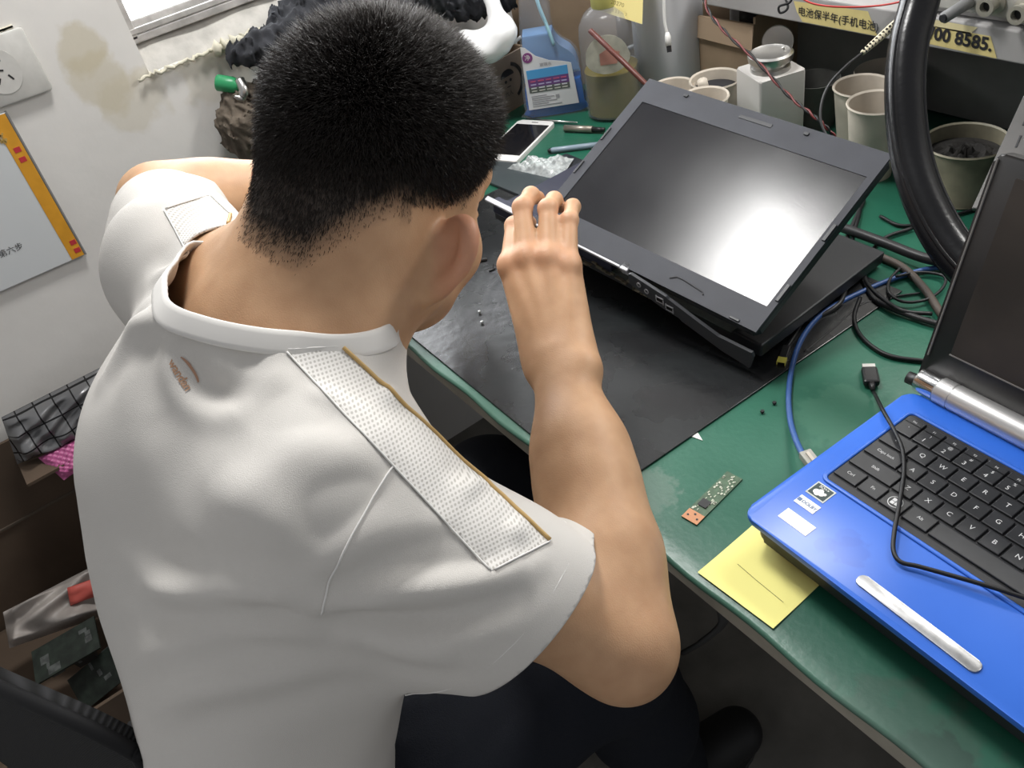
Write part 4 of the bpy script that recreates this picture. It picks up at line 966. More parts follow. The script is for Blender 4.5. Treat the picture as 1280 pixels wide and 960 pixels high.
LIDB = MB().prism(rrect(X0 - 0.004, X1, -0.012, 0.205, 0.008), -0.012, 0.0, LIM, 0.002).build('lid', m_blk, blue, 'auto')
b = MB(); b.prism(rrect(X0 + 0.018, X1 - 0.018, 0.03, 0.19, 0.002), 0.0, 0.0006, LIM); b.build('display_panel', mat('lcd_dusty', (0.035, 0.028, 0.023), rough=0.5, noise=0.6, nscale=12), blue)
b = MB(); b.box((0.125, 0.0295, 0.0008), (0.325, 0.0011, 0.0012), M=LIM); b.box((0.15, 0.0185, 0.0008), (0.2, 0.0013, 0.0012), M=LIM); b.tube([LIM @ Vector(p) for p in ((X0 - 0.001, 0.02, 0.0002), (X0 - 0.001, 0.2, 0.0002))], 0.001, 6)
b.build('bezel_seam', mat('lid_seam_grey', (0.16, 0.15, 0.14), rough=0.5), LIDB)
b = MB(); b.tube([BLM @ Vector(p) for p in ((X0 - 0.012, HY + 0.003, 0.0), (X0 - 0.002, HY + 0.004, 0.0), (X0 + 0.016, HY + 0.012, 0.006))], [0.006, 0.0065, 0.008], 12); b.build('hinge_foot', m_blk, blue, True)

# ================================================================== small things on the bench
m_yel = mat('sticky_yellow', (0.86, 0.80, 0.27), rough=0.75)
m_tape = mat('masking_tape', (0.62, 0.52, 0.22), rough=0.7, noise=0.12, nscale=40)
m_ink = mat('ink_black', (0.015, 0.015, 0.018), rough=0.6)
m_card = mat('cardboard_brown', (0.30, 0.215, 0.14), rough=0.9, noise=0.15, nscale=25, bump=0.1, bscale=200)
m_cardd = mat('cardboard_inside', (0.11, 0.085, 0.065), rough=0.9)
m_cup = mat('paper_cup', (0.56, 0.50, 0.42), rough=0.75, noise=0.22, nscale=22)
m_cupd = mat('cup_inside', (0.42, 0.37, 0.3), rough=0.8, noise=0.3, nscale=30)
m_black = mat('black_plastic', (0.012, 0.012, 0.013), rough=0.4)
m_cable = mat('cable_black', (0.008, 0.008, 0.009), rough=0.45, spec=0.35)
m_cabg = mat('cable_grey', (0.022, 0.022, 0.023), rough=0.4, spec=0.35)
m_metal = mat('dull_metal', (0.55, 0.54, 0.52), rough=0.3, metal=1.0)
m_white = mat('white_plastic', (0.72, 0.71, 0.69), rough=0.5)
m_gplas = mat('grey_plastic', (0.2, 0.2, 0.2), rough=0.5)

# sticky note under the corner of the blue laptop
b = MB(); c = [Vector((0.049, 0.006, 0)), Vector((0.1275, 0.009, 0)), Vector((0.1245, 0.085, 0)), Vector((0.046, 0.082, 0))]
b.grid(lambda u, v: tuple((c[0] * (1 - u) + c[1] * u) * (1 - v) + (c[3] * (1 - u) + c[2] * u) * v + Vector((0, 0, 0.0008 + 0.0012 * (1 - v) ** 3))), 8, 8)
o = b.build('sticky_note', m_yel, None, True); tag(o, 'yellow sticky note half under the corner of the blue laptop', 'sticky note')
MB().tube([(0.066, 0.036, 0.0016), (0.09, 0.0345, 0.0016), (0.117, 0.0335, 0.0016)], 0.00014, 4).build('pencil_line', m_cabg, o)

# little green circuit board
cb = empty('circuit_board', 'small green circuit board with orange end on green bench top', 'circuit board')
BM = frame_m(Vector((-0.0005, 0.077, 0)), Vector((0.0004, 0.1003, 0.0000)) - Vector((0.0074, 0.0454, 0.0000)), (-1, 0.3, 0))
MB().prism([(-0.036, -0.0085), (0.033, -0.0085), (0.033, 0.0085), (-0.036, 0.0085)], 0.0004, 0.0016, BM).build('board', mat('pcb_green', (0.07, 0.13, 0.07), rough=0.45, noise=0.4, nscale=300), cb)
MB().prism([(-0.036, -0.0085), (-0.024, -0.0085), (-0.024, 0.0085), (-0.036, 0.0085)], 0.0016, 0.0018, BM).build('flex_end', mat('flex_orange', (0.5, 0.22, 0.1), rough=0.5), cb)
b = MB(); b.box((-0.012, 0.001, 0.0022), (0.009, 0.009, 0.0012), M=BM).build('chip', m_black, cb)
b = MB(); rr = random.Random(3)
for i in range(48): b.box((rr.uniform(-0.022, 0.032), rr.uniform(-0.007, 0.007), 0.0019), (rr.uniform(0.0008, 0.003), rr.uniform(0.0006, 0.002), 0.0006), M=BM)
b.build('solder_component', mat('solder_pale', (0.5, 0.52, 0.42), rough=0.4), cb)
b = MB()
for x, y in ((-0.031, -0.005), (-0.031, 0.005), (-0.027, 0.0)): b.lathe([(0, 0.0019), (0.0011, 0.0019), (0.0011, 0.0021), (0, 0.0021)], (x, y, 0), 10, M=BM)
b.build('hole', m_ink, cb)

# --- cables
def cable(name, pts, r, m, label, group=None, n=10, cat='cable', parent=None):
    o = MB().tube(spline(pts, 10), r, n).build(name, m, parent, True)
    if label: tag(o, label, cat, group)
    return o
usb = empty('usb_cable', 'thin black cable with USB plug lying across the blue laptop keyboard', 'cable')
cable('cord', [(0.0191, 0.2793, 0.0060), (0.0391, 0.2538, 0.0280), (0.0621, 0.2293, 0.0430), (0.0857, 0.2117, 0.0462), (0.1040, 0.1968, 0.0462), (0.1200, 0.1762, 0.0462), (0.1378, 0.1448, 0.0462), (0.1514, 0.1196, 0.0458), (0.1615, 0.1046, 0.0445), (0.1712, 0.0999, 0.0440), (0.1834, 0.1054, 0.0445), (0.2088, 0.1154, 0.0460), (0.2309, 0.1239, 0.0470), (0.2567, 0.1341, 0.0470), (0.28, 0.15, 0.046), (0.33, 0.13, 0.02), (0.4, 0.14, 0.003)], 0.0018, m_cable, None, parent=usb)
UM = frame_m(Vector((0.0023, 0.2972, 0.0055)), Vector((0.0207, 0.2783, 0.0055)) - Vector((-0.0100, 0.3113, 0.0055)), (0.6, 1, 0))
MB().box((0.0, 0, 0), (0.024, 0.0155, 0.008), bev=0.0025, M=UM).build('plug', m_black, usb)
MB().tube([UM @ Vector((x, 0, 0)) for x in (0.011, 0.016, 0.021)], [0.0038, 0.003, 0.002], 10).build('strain_relief', m_black, usb, True)
b = MB(); b.box((-0.0145, 0, 0.001), (0.007, 0.012, 0.0012), M=UM); b.box((-0.0145, 0, -0.0022), (0.007, 0.012, 0.0012), M=UM); b.box((-0.0145, 0.0058, -0.0006), (0.007, 0.0008, 0.0042), M=UM); b.box((-0.0145, -0.0058, -0.0006), (0.007, 0.0008, 0.0042), M=UM)
b.build('metal_shell', m_metal, usb)
m_bcab = mat('cable_blue', (0.03, 0.085, 0.26), rough=0.45)
lan = empty('network_cable', 'blue network cable plugged into the side of the blue laptop', 'cable')
cable('cord', [(0.0372, 0.1553, 0.0200), (0.0142, 0.1726, 0.0120), (-0.0141, 0.1977, 0.0040), (-0.0420, 0.2286, 0.0034), (-0.0708, 0.2703, 0.0034), (-0.0893, 0.3079, 0.0034), (-0.0991, 0.3462, 0.0034), (-0.0979, 0.3798, 0.0034), (-0.0907, 0.4189, 0.0034), (-0.0802, 0.4541, 0.0040), (-0.0617, 0.4929, 0.0040), (-0.0242, 0.5321, 0.0040)], 0.0029, m_bcab, None, parent=lan)
LMx = frame_m(Vector((0.0426, 0.1563, 0.0200)), (0.9, -0.35, 0), (0.35, 0.9, 0))
MB().box((0, 0, 0), (0.02, 0.0115, 0.008), bev=0.0008, M=LMx).build('plug', mat('clear_plug', (0.35, 0.34, 0.3), rough=0.25), lan)
MB().box((0.0, 0, 0.005), (0.012, 0.003, 0.0012), M=LMx).build('clip', m_cup, lan)
pwr = empty('power_plug_cable', 'black charger lead with yellow-tipped rectangular plug beside blue cable', 'cable')
PMq = frame_m(Vector((-0.0828, 0.2695, 0.0040)), Vector((-0.0710, 0.2470, 0.0040)) - Vector((-0.0919, 0.2866, 0.0040)), (1, 0.4, 0))
MB().box((-0.004, 0, 0), (0.02, 0.0085, 0.007), bev=0.001, M=PMq).build('plug', m_black, pwr)
b = MB()
for s in (-1, 1): b.box((0.01, s * 0.0042, 0), (0.009, 0.0009, 0.0048), M=PMq); b.box((0.01, 0, s * 0.0024), (0.009, 0.0088, 0.0007), M=PMq)
b.build('yellow_tip', mat('tip_yellow', (0.6, 0.55, 0.1), rough=0.4), pwr)
cable('cord', [PMq @ Vector((-0.013, 0, 0)), (-0.0969, 0.3041, 0.0040), (-0.1041, 0.3244, 0.0060), (-0.1088, 0.3419, 0.0090)], 0.0022, m_cable, None, parent=pwr)
MB().tube([(-0.1080, 0.3408, 0.0100), (-0.1131, 0.3578, 0.0100), (-0.1216, 0.3903, 0.0100), (-0.1247, 0.4040, 0.0100)], [0.0045, 0.0085, 0.0085, 0.004], 14).build('ferrite_core', m_gplas, pwr, True)
cable('cord', [(-0.1247, 0.4040, 0.0100), (-0.1388, 0.4465, 0.0080), (-0.1721, 0.5022, 0.0060), (-0.2006, 0.5510, 0.0040), (-0.2359, 0.5931, 0.0040)], 0.0022, m_cable, None, parent=pwr)
for i, (nm, pts, r, m, lb) in enumerate([
    ('black_cable', [(-0.1317, 0.3074, 0.0025), (-0.1144, 0.3199, 0.0025), (-0.1005, 0.3427, 0.0025), (-0.0958, 0.3769, 0.0060), (-0.1170, 0.4154, 0.0060), (-0.1424, 0.4369, 0.0060), (-0.1783, 0.5015, 0.0040), (-0.2120, 0.5742, 0.0030)], 0.0026, m_cabg, 'grey-black cable curling from under the grey laptop corner'),
    ('black_cable', [(-0.0724, 0.2887, 0.0020), (-0.0749, 0.3370, 0.0020), (-0.0792, 0.3897, 0.0020), (-0.0657, 0.4200, 0.0020), (-0.0455, 0.4478, 0.0020)], 0.0013, m_cable, 'thin black cable running straight across the green bench top'),
    ('black_cable', [(-0.0874, 0.4006, 0.0030), (-0.0714, 0.3697, 0.0030), (-0.0512, 0.3497, 0.0030), (-0.0244, 0.3387, 0.0030), (-0.0001, 0.3390, 0.0030), (0.0308, 0.3557, 0.0030)], 0.0024, m_cable, 'black cable looping down beside the USB plug'),
    ('black_cable', [(-0.1039, 0.4294, 0.0040), (-0.0757, 0.4083, 0.0040), (-0.0491, 0.4034, 0.0050), (-0.0171, 0.4057, 0.0050), (0.0230, 0.4140, 0.0050)], 0.0034, m_cabg, 'thick black cable with pale joint running behind the dark lid'),
    ('black_cable', [(-0.1270, 0.5507, 0.0040), (-0.1384, 0.5131, 0.0040), (-0.1263, 0.4638, 0.0040), (-0.1009, 0.4281, 0.0060), (-0.0694, 0.4102, 0.0080), (-0.0365, 0.4029, 0.0080), (-0.0135, 0.4213, 0.0040)], 0.0024, m_cabg, 'black cable making the wide open loop behind the black hose'),
    ('black_cable', [(-0.0865, 0.4699, 0.0060), (-0.0812, 0.4437, 0.0060), (-0.0667, 0.4236, 0.0060), (-0.0458, 0.4194, 0.0060), (-0.0310, 0.4371, 0.0060), (-0.0303, 0.4644, 0.0060), (-0.0418, 0.4847, 0.0060), (-0.0655, 0.4761, 0.0060), (-0.0774, 0.4493, 0.0100)], 0.0017, m_cabg, 'thin dark cable coiled in a small ring behind the black hose'),
    ('black_cable', [(-0.1876, 0.4947, 0.0120), (-0.1575, 0.4925, 0.0140), (-0.1193, 0.4926, 0.0140), (-0.0726, 0.4923, 0.0140), (-0.0364, 0.5039, 0.0140)], 0.006, m_cabg, 'thick dull grey lead lying behind the grey laptop'),
    ('black_cable', [(-0.1187, 0.4783, 0.0050), (-0.0839, 0.4738, 0.0050), (-0.0454, 0.4542, 0.0050), (-0.0142, 0.4319, 0.0050), (0.0035, 0.4191, 0.0050)], 0.0045, mat('cable_brown', (0.06, 0.045, 0.035), rough=0.6), 'short brownish lead with metal end under the black hose'),
    ('black_cable', [(-0.1733, 0.5536, 0.0030), (-0.1381, 0.5513, 0.0030), (-0.1126, 0.5927, 0.0030), (-0.0871, 0.6502, 0.0030)], 0.0022, m_cable, 'black cable running towards the grey tin behind the hose')]):
    cable(nm, pts, r, m, lb, 'tangled cables behind the laptops')
# the black hose
hp_ = [(-0.1313, 0.5277, 0.3312), (-0.1173, 0.4965, 0.2908), (-0.1047, 0.4663, 0.2609), (-0.0846, 0.4373, 0.2281), (-0.0546, 0.4085, 0.1901), (-0.0200, 0.3845, 0.1608), (0.0233, 0.3642, 0.1348), (0.0705, 0.3496, 0.1187), (0.1150, 0.3398, 0.1146), (0.1548, 0.3406, 0.1126), (0.1883, 0.3506, 0.0946)]
hp_ = [(-0.2, 0.66, 0.47)] + hp_ + [(0.33, 0.42, 0.16), (0.42, 0.44, 0.055), (0.52, 0.5, 0.0225), (0.6, 0.5, 0.0225)]
S_ = spline(hp_, 10)
hose = empty('air_hose', 'thick black rubber hose arching down from the shelf behind the blue laptop', 'hose')
MB().tube(S_, 0.0185, 24).build('hose_body', mat('hose_rubber', (0.005, 0.005, 0.006), rough=0.24, spec=0.35, bump=0.1, bscale=200), hose, True)
# raised ribs along the hose
def offset_curve(S, r, ang):
    out = []; up = None
    for i in range(len(S)):
        a = Vector(S[max(i - 1, 0)]); b_ = Vector(S[min(i + 1, len(S) - 1)]); t = (b_ - a).normalized()
        if up is None: up = Vector((0, 0, 1)).cross(t).normalized()
        up = (up - t * up.dot(t)).normalized(); sd = t.cross(up)
        out.append(Vector(S[i]) + r * (up * math.cos(ang) + sd * math.sin(ang)))
    return out
for a in (0.4, 2.2, 3.6, 5.2): MB().tube(offset_curve(S_, 0.0178, a), 0.0022, 8).build('rib', MATS['hose_rubber'], hose, True)

# --- back of the bench, from the wall end
def lathe_thing(name, prof, c, m, label, cat, group=None, n=36):
    return tag(MB().lathe(prof, c, n).build(name, m, None, 'auto'), label, cat, group)
m_clear = bpy.data.materials.new('clear_plastic'); m_clear.use_nodes = True
n = m_clear.node_tree; n.nodes.clear(); o_ = n.nodes.new('ShaderNodeOutputMaterial'); tr = n.nodes.new('ShaderNodeBsdfTransparent'); tr.inputs[0].default_value = (0.86, 0.88, 0.9, 1)
pr = n.nodes.new('ShaderNodeBsdfPrincipled'); pr.inputs['Base Color'].default_value = (0.55, 0.56, 0.6, 1); pr.inputs['Roughness'].default_value = 0.15
mx = n.nodes.new('ShaderNodeMixShader'); mx.inputs[0].default_value = 0.17; n.links.new(tr.outputs[0], mx.inputs[1]); n.links.new(pr.outputs[0], mx.inputs[2]); n.links.new(mx.outputs[0], o_.inputs[0])
m_liq = mat('blue_liquid', (0.01, 0.13, 0.5), rough=0.2, alpha=1.0, spec=0.5)
m_liqs = mat('blue_film', (0.23, 0.42, 0.72), rough=0.25, alpha=0.75)
m_amber = mat('amber_liquid', (0.2, 0.15, 0.02), rough=0.25, noise=0.3, nscale=20)
# spray bottle: flattened bottle with a grip, facing the camera
SB = Vector((-0.8076, 0.5401, 0.0000)); SM = frame_m(SB, (0.63, 0.77, 0), (0, 0, 1))     # x across, y up, z towards viewer
spray = empty('spray_bottle', 'clear spray bottle of blue cleaning liquid with white label', 'bottle')
sil = [(-0.047, 0.0), (0.047, 0.0), (0.053, 0.008), (0.052, 0.06), (0.049, 0.085), (0.04, 0.103), (0.024, 0.116), (0.014, 0.13), (0.011, 0.15), (0.012, 0.17), (0.011, 0.195), (0.012, 0.23), (-0.026, 0.23), (-0.034, 0.19), (-0.041, 0.14), (-0.046, 0.1), (-0.052, 0.05), (-0.053, 0.008)]
ss = [(p[0], p[1]) for p in spline([(x, y, 0) for x, y in sil], 4, True)]
MB().prism(ss, -0.026, 0.026, SM, 0.008).build('bottle_body', m_clear, spray, 'auto')
lq = [(x * 0.93, y * 0.96 + 0.003) for x, y in ss if y < 0.062]
MB().prism(lq, -0.023, 0.023, SM, 0.006).build('liquid', m_liq, spray, 'auto')
lq = [(x * 0.93, y) for x, y in ss if 0.062 <= y < 0.142]
MB().prism(sorted(lq, key=lambda p: math.atan2(p[1] - 0.1, p[0] + 0.008)), -0.02, 0.02, SM, 0.004).build('liquid_film', m_liqs, spray, 'auto')
MB().tube(spline([SM @ Vector(p) for p in ((-0.008, 0.235, 0.0), (-0.004, 0.19, 0.018), (0.006, 0.15, 0.024), (0.012, 0.12, 0.0235))], 6), 0.003, 8).build('dip_tube', mat('tube_pale_blue', (0.35, 0.6, 0.7), rough=0.4), spray, True)
MB().tube(spline([SM @ Vector(p) for p in ((-0.04, 0.137, 0.01), (-0.052, 0.132, 0.014), (-0.064, 0.127, 0.014))], 5), 0.003, 8).build('handling_tie', m_white, spray, True)
lab = [(-0.046, 0.018), (0.04, 0.018), (0.036, 0.088), (0.022, 0.093), (0.0, 0.098), (-0.02, 0.108), (-0.036, 0.124), (-0.043, 0.126)]
L_ = MB().prism(lab, 0.0262, 0.0268, SM).build('label', mat('label_white', (0.66, 0.66, 0.68), rough=0.45), spray)
def lbox(x0, x1, y0, y1, m, nm='label_print', d=0.0271): MB().box(((x0 + x1) / 2, (y0 + y1) / 2, d), (x1 - x0, y1 - y0, 0.0004), M=SM).build(nm, m, L_)
lbox(-0.04, 0.029, 0.071, 0.086, mat('print_sky', (0.08, 0.32, 0.62))); lbox(-0.04, 0.029, 0.057, 0.071, mat('print_purple', (0.14, 0.06, 0.2))); lbox(-0.04, 0.029, 0.047, 0.057, mat('print_olive', (0.1, 0.11, 0.1)))
for i, (yy, cc) in enumerate(((0.0665, (0.5, 0.1, 0.2)), (0.061, (0.45, 0.4, 0.6)), (0.055, (0.6, 0.6, 0.65)), (0.050, (0.5, 0.5, 0.45)))): 
    for j in range(5): lbox(-0.036 + j * 0.013, -0.027 + j * 0.013 + 0.001 * (j % 2), yy - 0.001, yy + 0.001, mat('print_line_%d' % i, cc), d=0.0274)
for j, yy in enumerate((0.041, 0.0375, 0.034, 0.0305, 0.027, 0.0235)): lbox(-0.038, (-0.012, 0.0, -0.006, 0.004, -0.01, 0.012)[j], yy - 0.0006, yy + 0.0006, mat('print_grey', (0.3, 0.3, 0.32)))
lbox(0.003, 0.009, 0.033, 0.039, mat('print_grey'))
MB().lathe([(0, 0.0), (0.0085, 0.0), (0.0085, 0.0006), (0, 0.0006)], n=20, M=SM @ Matrix.Translation((-0.034, 0.107, 0.0268))).build('label_print', mat('print_plum', (0.2, 0.05, 0.18)), L_)
text_mesh('label_print', '净', 0.01, SM @ Matrix.Translation((-0.034, 0.107, 0.0278)), m_white, L_)
text_mesh('label_print', '玻璃水', 0.0068, SM @ Matrix.Translation((-0.006, 0.092, 0.0272)), mat('print_grey'), L_)
# jar of amber fluid
JB = Vector((-0.7102, 0.5899, 0.0000)); jar = empty('amber_jar', 'clear plastic jar half full of murky yellow fluid', 'jar')
def sq(r, z, k=0.8, n=28): return [(r * math.copysign(abs(math.cos(t)) ** k, math.cos(t)), r * math.copysign(abs(math.sin(t)) ** k, math.sin(t)), z) for t in np.linspace(0, 2 * PI, n, endpoint=False)]
def loft(rings, cap=True):
    b = MB(); R_ = [[b.bm.verts.new(p) for p in r] for r in rings]; n = len(rings[0])
    for a, c in zip(R_[:-1], R_[1:]):
        for i in range(n): b.bm.faces.new((a[i], a[(i + 1) % n], c[(i + 1) % n], c[i]))
    if cap: b.bm.faces.new(list(reversed(R_[0]))); b.bm.faces.new(R_[-1])
    return b
JM = Matrix.Translation(JB) @ Matrix.Rotation(0.6, 4, 'Z')
loft([sq(0.040, 0.0), sq(0.045, 0.006), sq(0.045, 0.13), sq(0.043, 0.15), sq(0.034, 0.166), sq(0.02, 0.175)]).build('jar_body', m_clear, jar, 'auto', JM)
loft([sq(0.038, 0.003), sq(0.0425, 0.008), sq(0.0425, 0.078)]).build('fluid', m_amber, jar, 'auto', JM)
MB().lathe([(0, 0.174), (0.02, 0.174), (0.021, 0.176), (0.021, 0.2), (0, 0.2)], n=28, M=JM).build('cap', mat('cap_yellow_clear', (0.5, 0.47, 0.15), rough=0.4), jar, 'auto')
b = MB(); JL = frame_m(JB + Vector((0.0355, -0.034, 0.112)), (0.66, 0.75, 0), (0, 0, 1))
b.prism([(0.034 * math.cos(t) * (1.0 if math.sin(t) > 0 else 1.05), 0.034 * math.sin(t) * (1.0 if math.sin(t) > 0 else 0.8)) for t in np.linspace(0, 2 * PI, 24, endpoint=False)], 0.0, 0.0006, JL)
jl = b.build('label', mat('label_faded', (0.52, 0.5, 0.42), rough=0.6, noise=0.4, nscale=40), jar)
MB().prism([(-0.012, -0.012), (0.014, -0.012), (0.02, 0.006), (0.0, 0.012), (-0.012, 0.006)], 0.0007, 0.0011, JL).build('label_print', mat('print_red_faded', (0.42, 0.2, 0.16)), jl)
# long red-brown stick leaning from the jar to the laptop
tag(MB().tube([(-0.6872, 0.5384, 0.1568), (-0.6157, 0.5384, 0.1204), (-0.5545, 0.5393, 0.0870), (-0.5238, 0.5436, 0.0662)], [0.0042, 0.0042, 0.004, 0.0035], 10).build('chopstick', mat('stick_redbrown', (0.1, 0.025, 0.018), rough=0.4), None, True), 'dark red-brown stick leaning between the amber jar and the cups', 'stick')
# white pipe
PX_, PY_ = -0.696, 0.706
pipe = tag(MB().lathe([(0, 0), (0.058, 0), (0.058, 0.62), (0, 0.62)], (PX_, PY_, 0.0), 40).build('white_pipe', mat('pipe_white', (0.52, 0.52, 0.54), rough=0.45), None, 'auto'), 'thick white upright pipe standing at the back of the bench', 'pipe')
def note(name, corners, m, label, cat, thick=0.0004):
    b = MB(); c = [Vector(p) for p in corners]
    b.grid(lambda u, v: tuple((c[0] * (1 - u) + c[1] * u) * (1 - v) + (c[3] * (1 - u) + c[2] * u) * v), 6, 6)
    return tag(b.build(name, m, None, True), label, cat) if label else b.build(name, m, None, True)
yn = note('paper_note', [(-0.7125, 0.5741, 0.1727), (-0.6465, 0.6080, 0.1490), (-0.6669, 0.6425, 0.2408), (-0.7318, 0.6007, 0.2472)], mat('note_yellow', (0.7, 0.6, 0.25), rough=0.8), 'yellow paper note with faint writing stuck beside white pipe', 'note')
NM = frame_m(Vector((-0.6784, 0.5940, 0.1756)), Vector((-0.6493, 0.6124, 0.1640)) - Vector((-0.7150, 0.5785, 0.1878)), (0, 0, 1))
for j, (t, s) in enumerate((('20270', 0.009), ('1 2 5 — 3', 0.006))): text_mesh('note_writing', t, s, NM @ Matrix.Translation((-0.004 + 0.006 * j, 0.004 - 0.012 * j, 0.002)), mat('ink_faint', (0.3, 0.24, 0.1)), yn)
wu = empty('white_usb_cable', 'white USB cable hanging down in front of the white pipe', 'cable')
cable('cord', [(-0.64, 0.66, 0.42), (-0.6452, 0.6576, 0.2384), (-0.6402, 0.6498, 0.1721), (-0.6377, 0.6464, 0.1434), (-0.6334, 0.6456, 0.1235)], 0.0023, m_white, None, parent=wu)
MB().tube([(-0.6338, 0.6462, 0.1256), (-0.6316, 0.6451, 0.1189), (-0.6281, 0.6424, 0.1067)], [0.003, 0.0055, 0.0055], 12, flat=0.7).build('plug', m_white, wu, True)
MB().tube([(-0.6281, 0.6424, 0.1067), (-0.6252, 0.6405, 0.0978)], 0.0052, 4, flat=0.6).build('metal_shell', m_black, wu)
# open cardboard box under the shelf lip
bx_ = empty('cardboard_box', 'open brown cardboard box standing behind the paper cups', 'box')
p0, p1 = Vector((-0.6534, 0.7195, 0.0000)), Vector((-0.5423, 0.7256, 0.0000)); ex = (p1 - p0); ex.z = 0; wd = ex.length + 0.012; ex.normalize(); ey = Vector((-ex.y, ex.x, 0))
BXM = frame_m(p0, ex, ey); HB = 0.135
def bbox(x0, x1, y0, y1, z0, z1, m, nm, par=None): return MB().box(((x0 + x1) / 2, (y0 + y1) / 2, (z0 + z1) / 2), (x1 - x0, y1 - y0, z1 - z0), M=BXM).build(nm, m, par or bx_)
bbox(0, wd, 0, 0.004, 0, HB - 0.01, m_card, 'front_panel'); bbox(0, 0.004, 0.004, 0.13, 0, HB, m_card, 'side_panel'); bbox(wd - 0.004, wd, 0.004, 0.13, 0, HB, m_card, 'side_panel'); bbox(0, wd, 0.13, 0.134, 0, HB, m_cardd, 'rear_panel'); bbox(0, wd, 0, 0.13, 0, 0.003, m_card, 'bottom')
MB().grid(lambda u, v: tuple(BXM @ Vector((wd * u, -0.001 - 0.004 * v, HB - 0.01 - 0.032 * v - 0.006 * u * v))), 6, 4).build('folded_flap', mat('cardboard_pale', (0.34, 0.25, 0.17), rough=0.9), bx_)
MB().grid(lambda u, v: tuple(BXM @ Vector((wd * (0.45 + 0.5 * u), 0.04 + 0.05 * v, HB - 0.02 + 0.012 * math.sin(9 * u + 4 * v) * math.sin(7 * v)))), 14, 10).build('packing_bag', m_clear, bx_, True)
# paper cups
def cup(c, r, h, label, group, tint=1.0, inside=None, tilt=0):
    t = empty('paper_cup', label, 'cup', group); rb = r * 0.74
    MB().lathe([(0, 0.004), (rb * 0.98, 0.004), (rb, 0), (r, h - 0.002), (r + 0.0022, h), (r + 0.001, h + 0.0022), (r - 0.0012, h), (rb - 0.001, 0.006), (0, 0.006)], c, 36).build('cup_wall', m_cup, t, 'auto')
    MB().lathe([(0, 0.008), (rb * 0.97, 0.008), (r * 0.975, h - 0.003)], c, 36).build('lining', m_cupd, t, True)
    if inside: inside(t, Vector(c), r, h)
    return t
def in_dark(t, c, r, h):
    MB().lathe([(0, h * 0.82), (r * 0.93, h * 0.82)], c, 30).build('contents', m_ink, t)
    MB().tube([c + Vector((-r * 0.5, -0.005, h * 0.75)), c + Vector((-r * 0.48, -0.01, h * 0.97))], 0.008, 12).build('contents', m_cup, t, True)
g1 = 'paper cups behind the opened laptop'
cup((-0.519, 0.63, 0), 0.037, 0.08, 'beige paper cup holding dark odds and ends', g1, inside=in_dark)
cup((-0.5735, 0.595, 0), 0.032, 0.07, 'beige paper cup beside the white pipe behind laptop lid', g1)
cup((-0.472, 0.559, 0), 0.033, 0.09, 'stained beige paper cup squeezed between two other cups', g1)
# dispenser bottle
DB = Vector((-0.4217, 0.6377, 0.0000)); disp = empty('dispenser_bottle', 'square white dispenser bottle with flip-up metal pump lid', 'bottle')
DM = Matrix.Translation(DB) @ Matrix.Rotation(-0.35, 4, 'Z')
MB().prism(rrect(-0.035, 0.035, -0.035, 0.035, 0.004), 0, 0.112, DM, 0.004).build('bottle_body', mat('bottle_milky', (0.50, 0.48, 0.455), rough=0.4), disp, 'auto')
MB().lathe([(0.028, 0.112), (0.027, 0.117), (0.023, 0.119), (0.023, 0.123), (0.03, 0.125), (0.031, 0.13), (0.031, 0.134), (0.027, 0.136), (0.022, 0.133), (0, 0.132)], n=36, M=DM).build('pump_top', m_metal, disp, 'auto')
LDM = frame_m(Vector((-0.4625, 0.7000, 0.1206)), (0.75, 0.55, 0.12), (-0.18, 0.12, 1))
MB().lathe([(0, 0.0), (0.0215, 0.0), (0.0225, 0.001), (0.0225, -0.004), (0, -0.005)], n=32, M=LDM).build('flip_lid', m_metal, disp, 'auto')
MB().tube([LDM @ Vector((-0.004, -0.022, 0)), LDM @ Vector((-0.003, -0.03, -0.004)), DM @ Vector((0.0, 0.02, 0.136))], 0.0022, 8).build('hinge_pin', m_metal, disp, True)
MB().prism([(-0.005, 0.0), (0.002, 0.0), (0.005, 0.018), (-0.002, 0.018)], 0.0, 0.0005, DM @ Matrix.Translation((0.012, -0.0353, 0.028)) @ Matrix.Rotation(PI / 2, 4, 'X')).build('print_mark', mat('print_blue', (0.05, 0.18, 0.5)), disp)
# dim cup and jars under the shelf
lathe_thing('plastic_tub', [(0, 0), (0.03, 0), (0.035, 0.066), (0.036, 0.068), (0.034, 0.068), (0.029, 0.004), (0, 0.004)], (-0.411, 0.722, 0), mat('tub_grey', (0.13, 0.13, 0.12), rough=0.5, noise=0.3, nscale=30), 'dim greyish plastic tub between white bottle and beige cups', 'tub')
g2 = 'paper cups beside the black hose'
cup((-0.336, 0.785, 0), 0.044, 0.07, 'wide beige paper cup at the back near the black hose', g2)
cup((-0.31, 0.691, 0), 0.036, 0.09, 'beige paper cup next to the looping grey wire', g2)
def in_tool(t, c, r, h): MB().tube([c + Vector((0.005, 0.01, 0.02)), c + Vector((0.012, 0.022, h + 0.012))], 0.003, 8).build('contents', m_metal, t, True)
cup((-0.2508, 0.6396, 0), 0.035, 0.10, 'front beige paper cup partly behind the black hose', g2, inside=in_tool)
tin = empty('tin_can', 'large round beige tin full of dark scrap behind the hose', 'tin')
TC = Vector((-0.1380, 0.6617, 0.0000)); r_ = 0.048
MB().lathe([(0, 0), (r_, 0), (r_ + 0.001, 0.002), (r_, 0.004), (r_, 0.066), (r_ + 0.0015, 0.068), (r_, 0.07), (r_ - 0.002, 0.068), (r_ - 0.002, 0.003), (0, 0.003)], TC, 40).build('tin_wall', mat('tin_beige', (0.24, 0.22, 0.155), rough=0.55, noise=0.5, nscale=24), tin, 'auto')
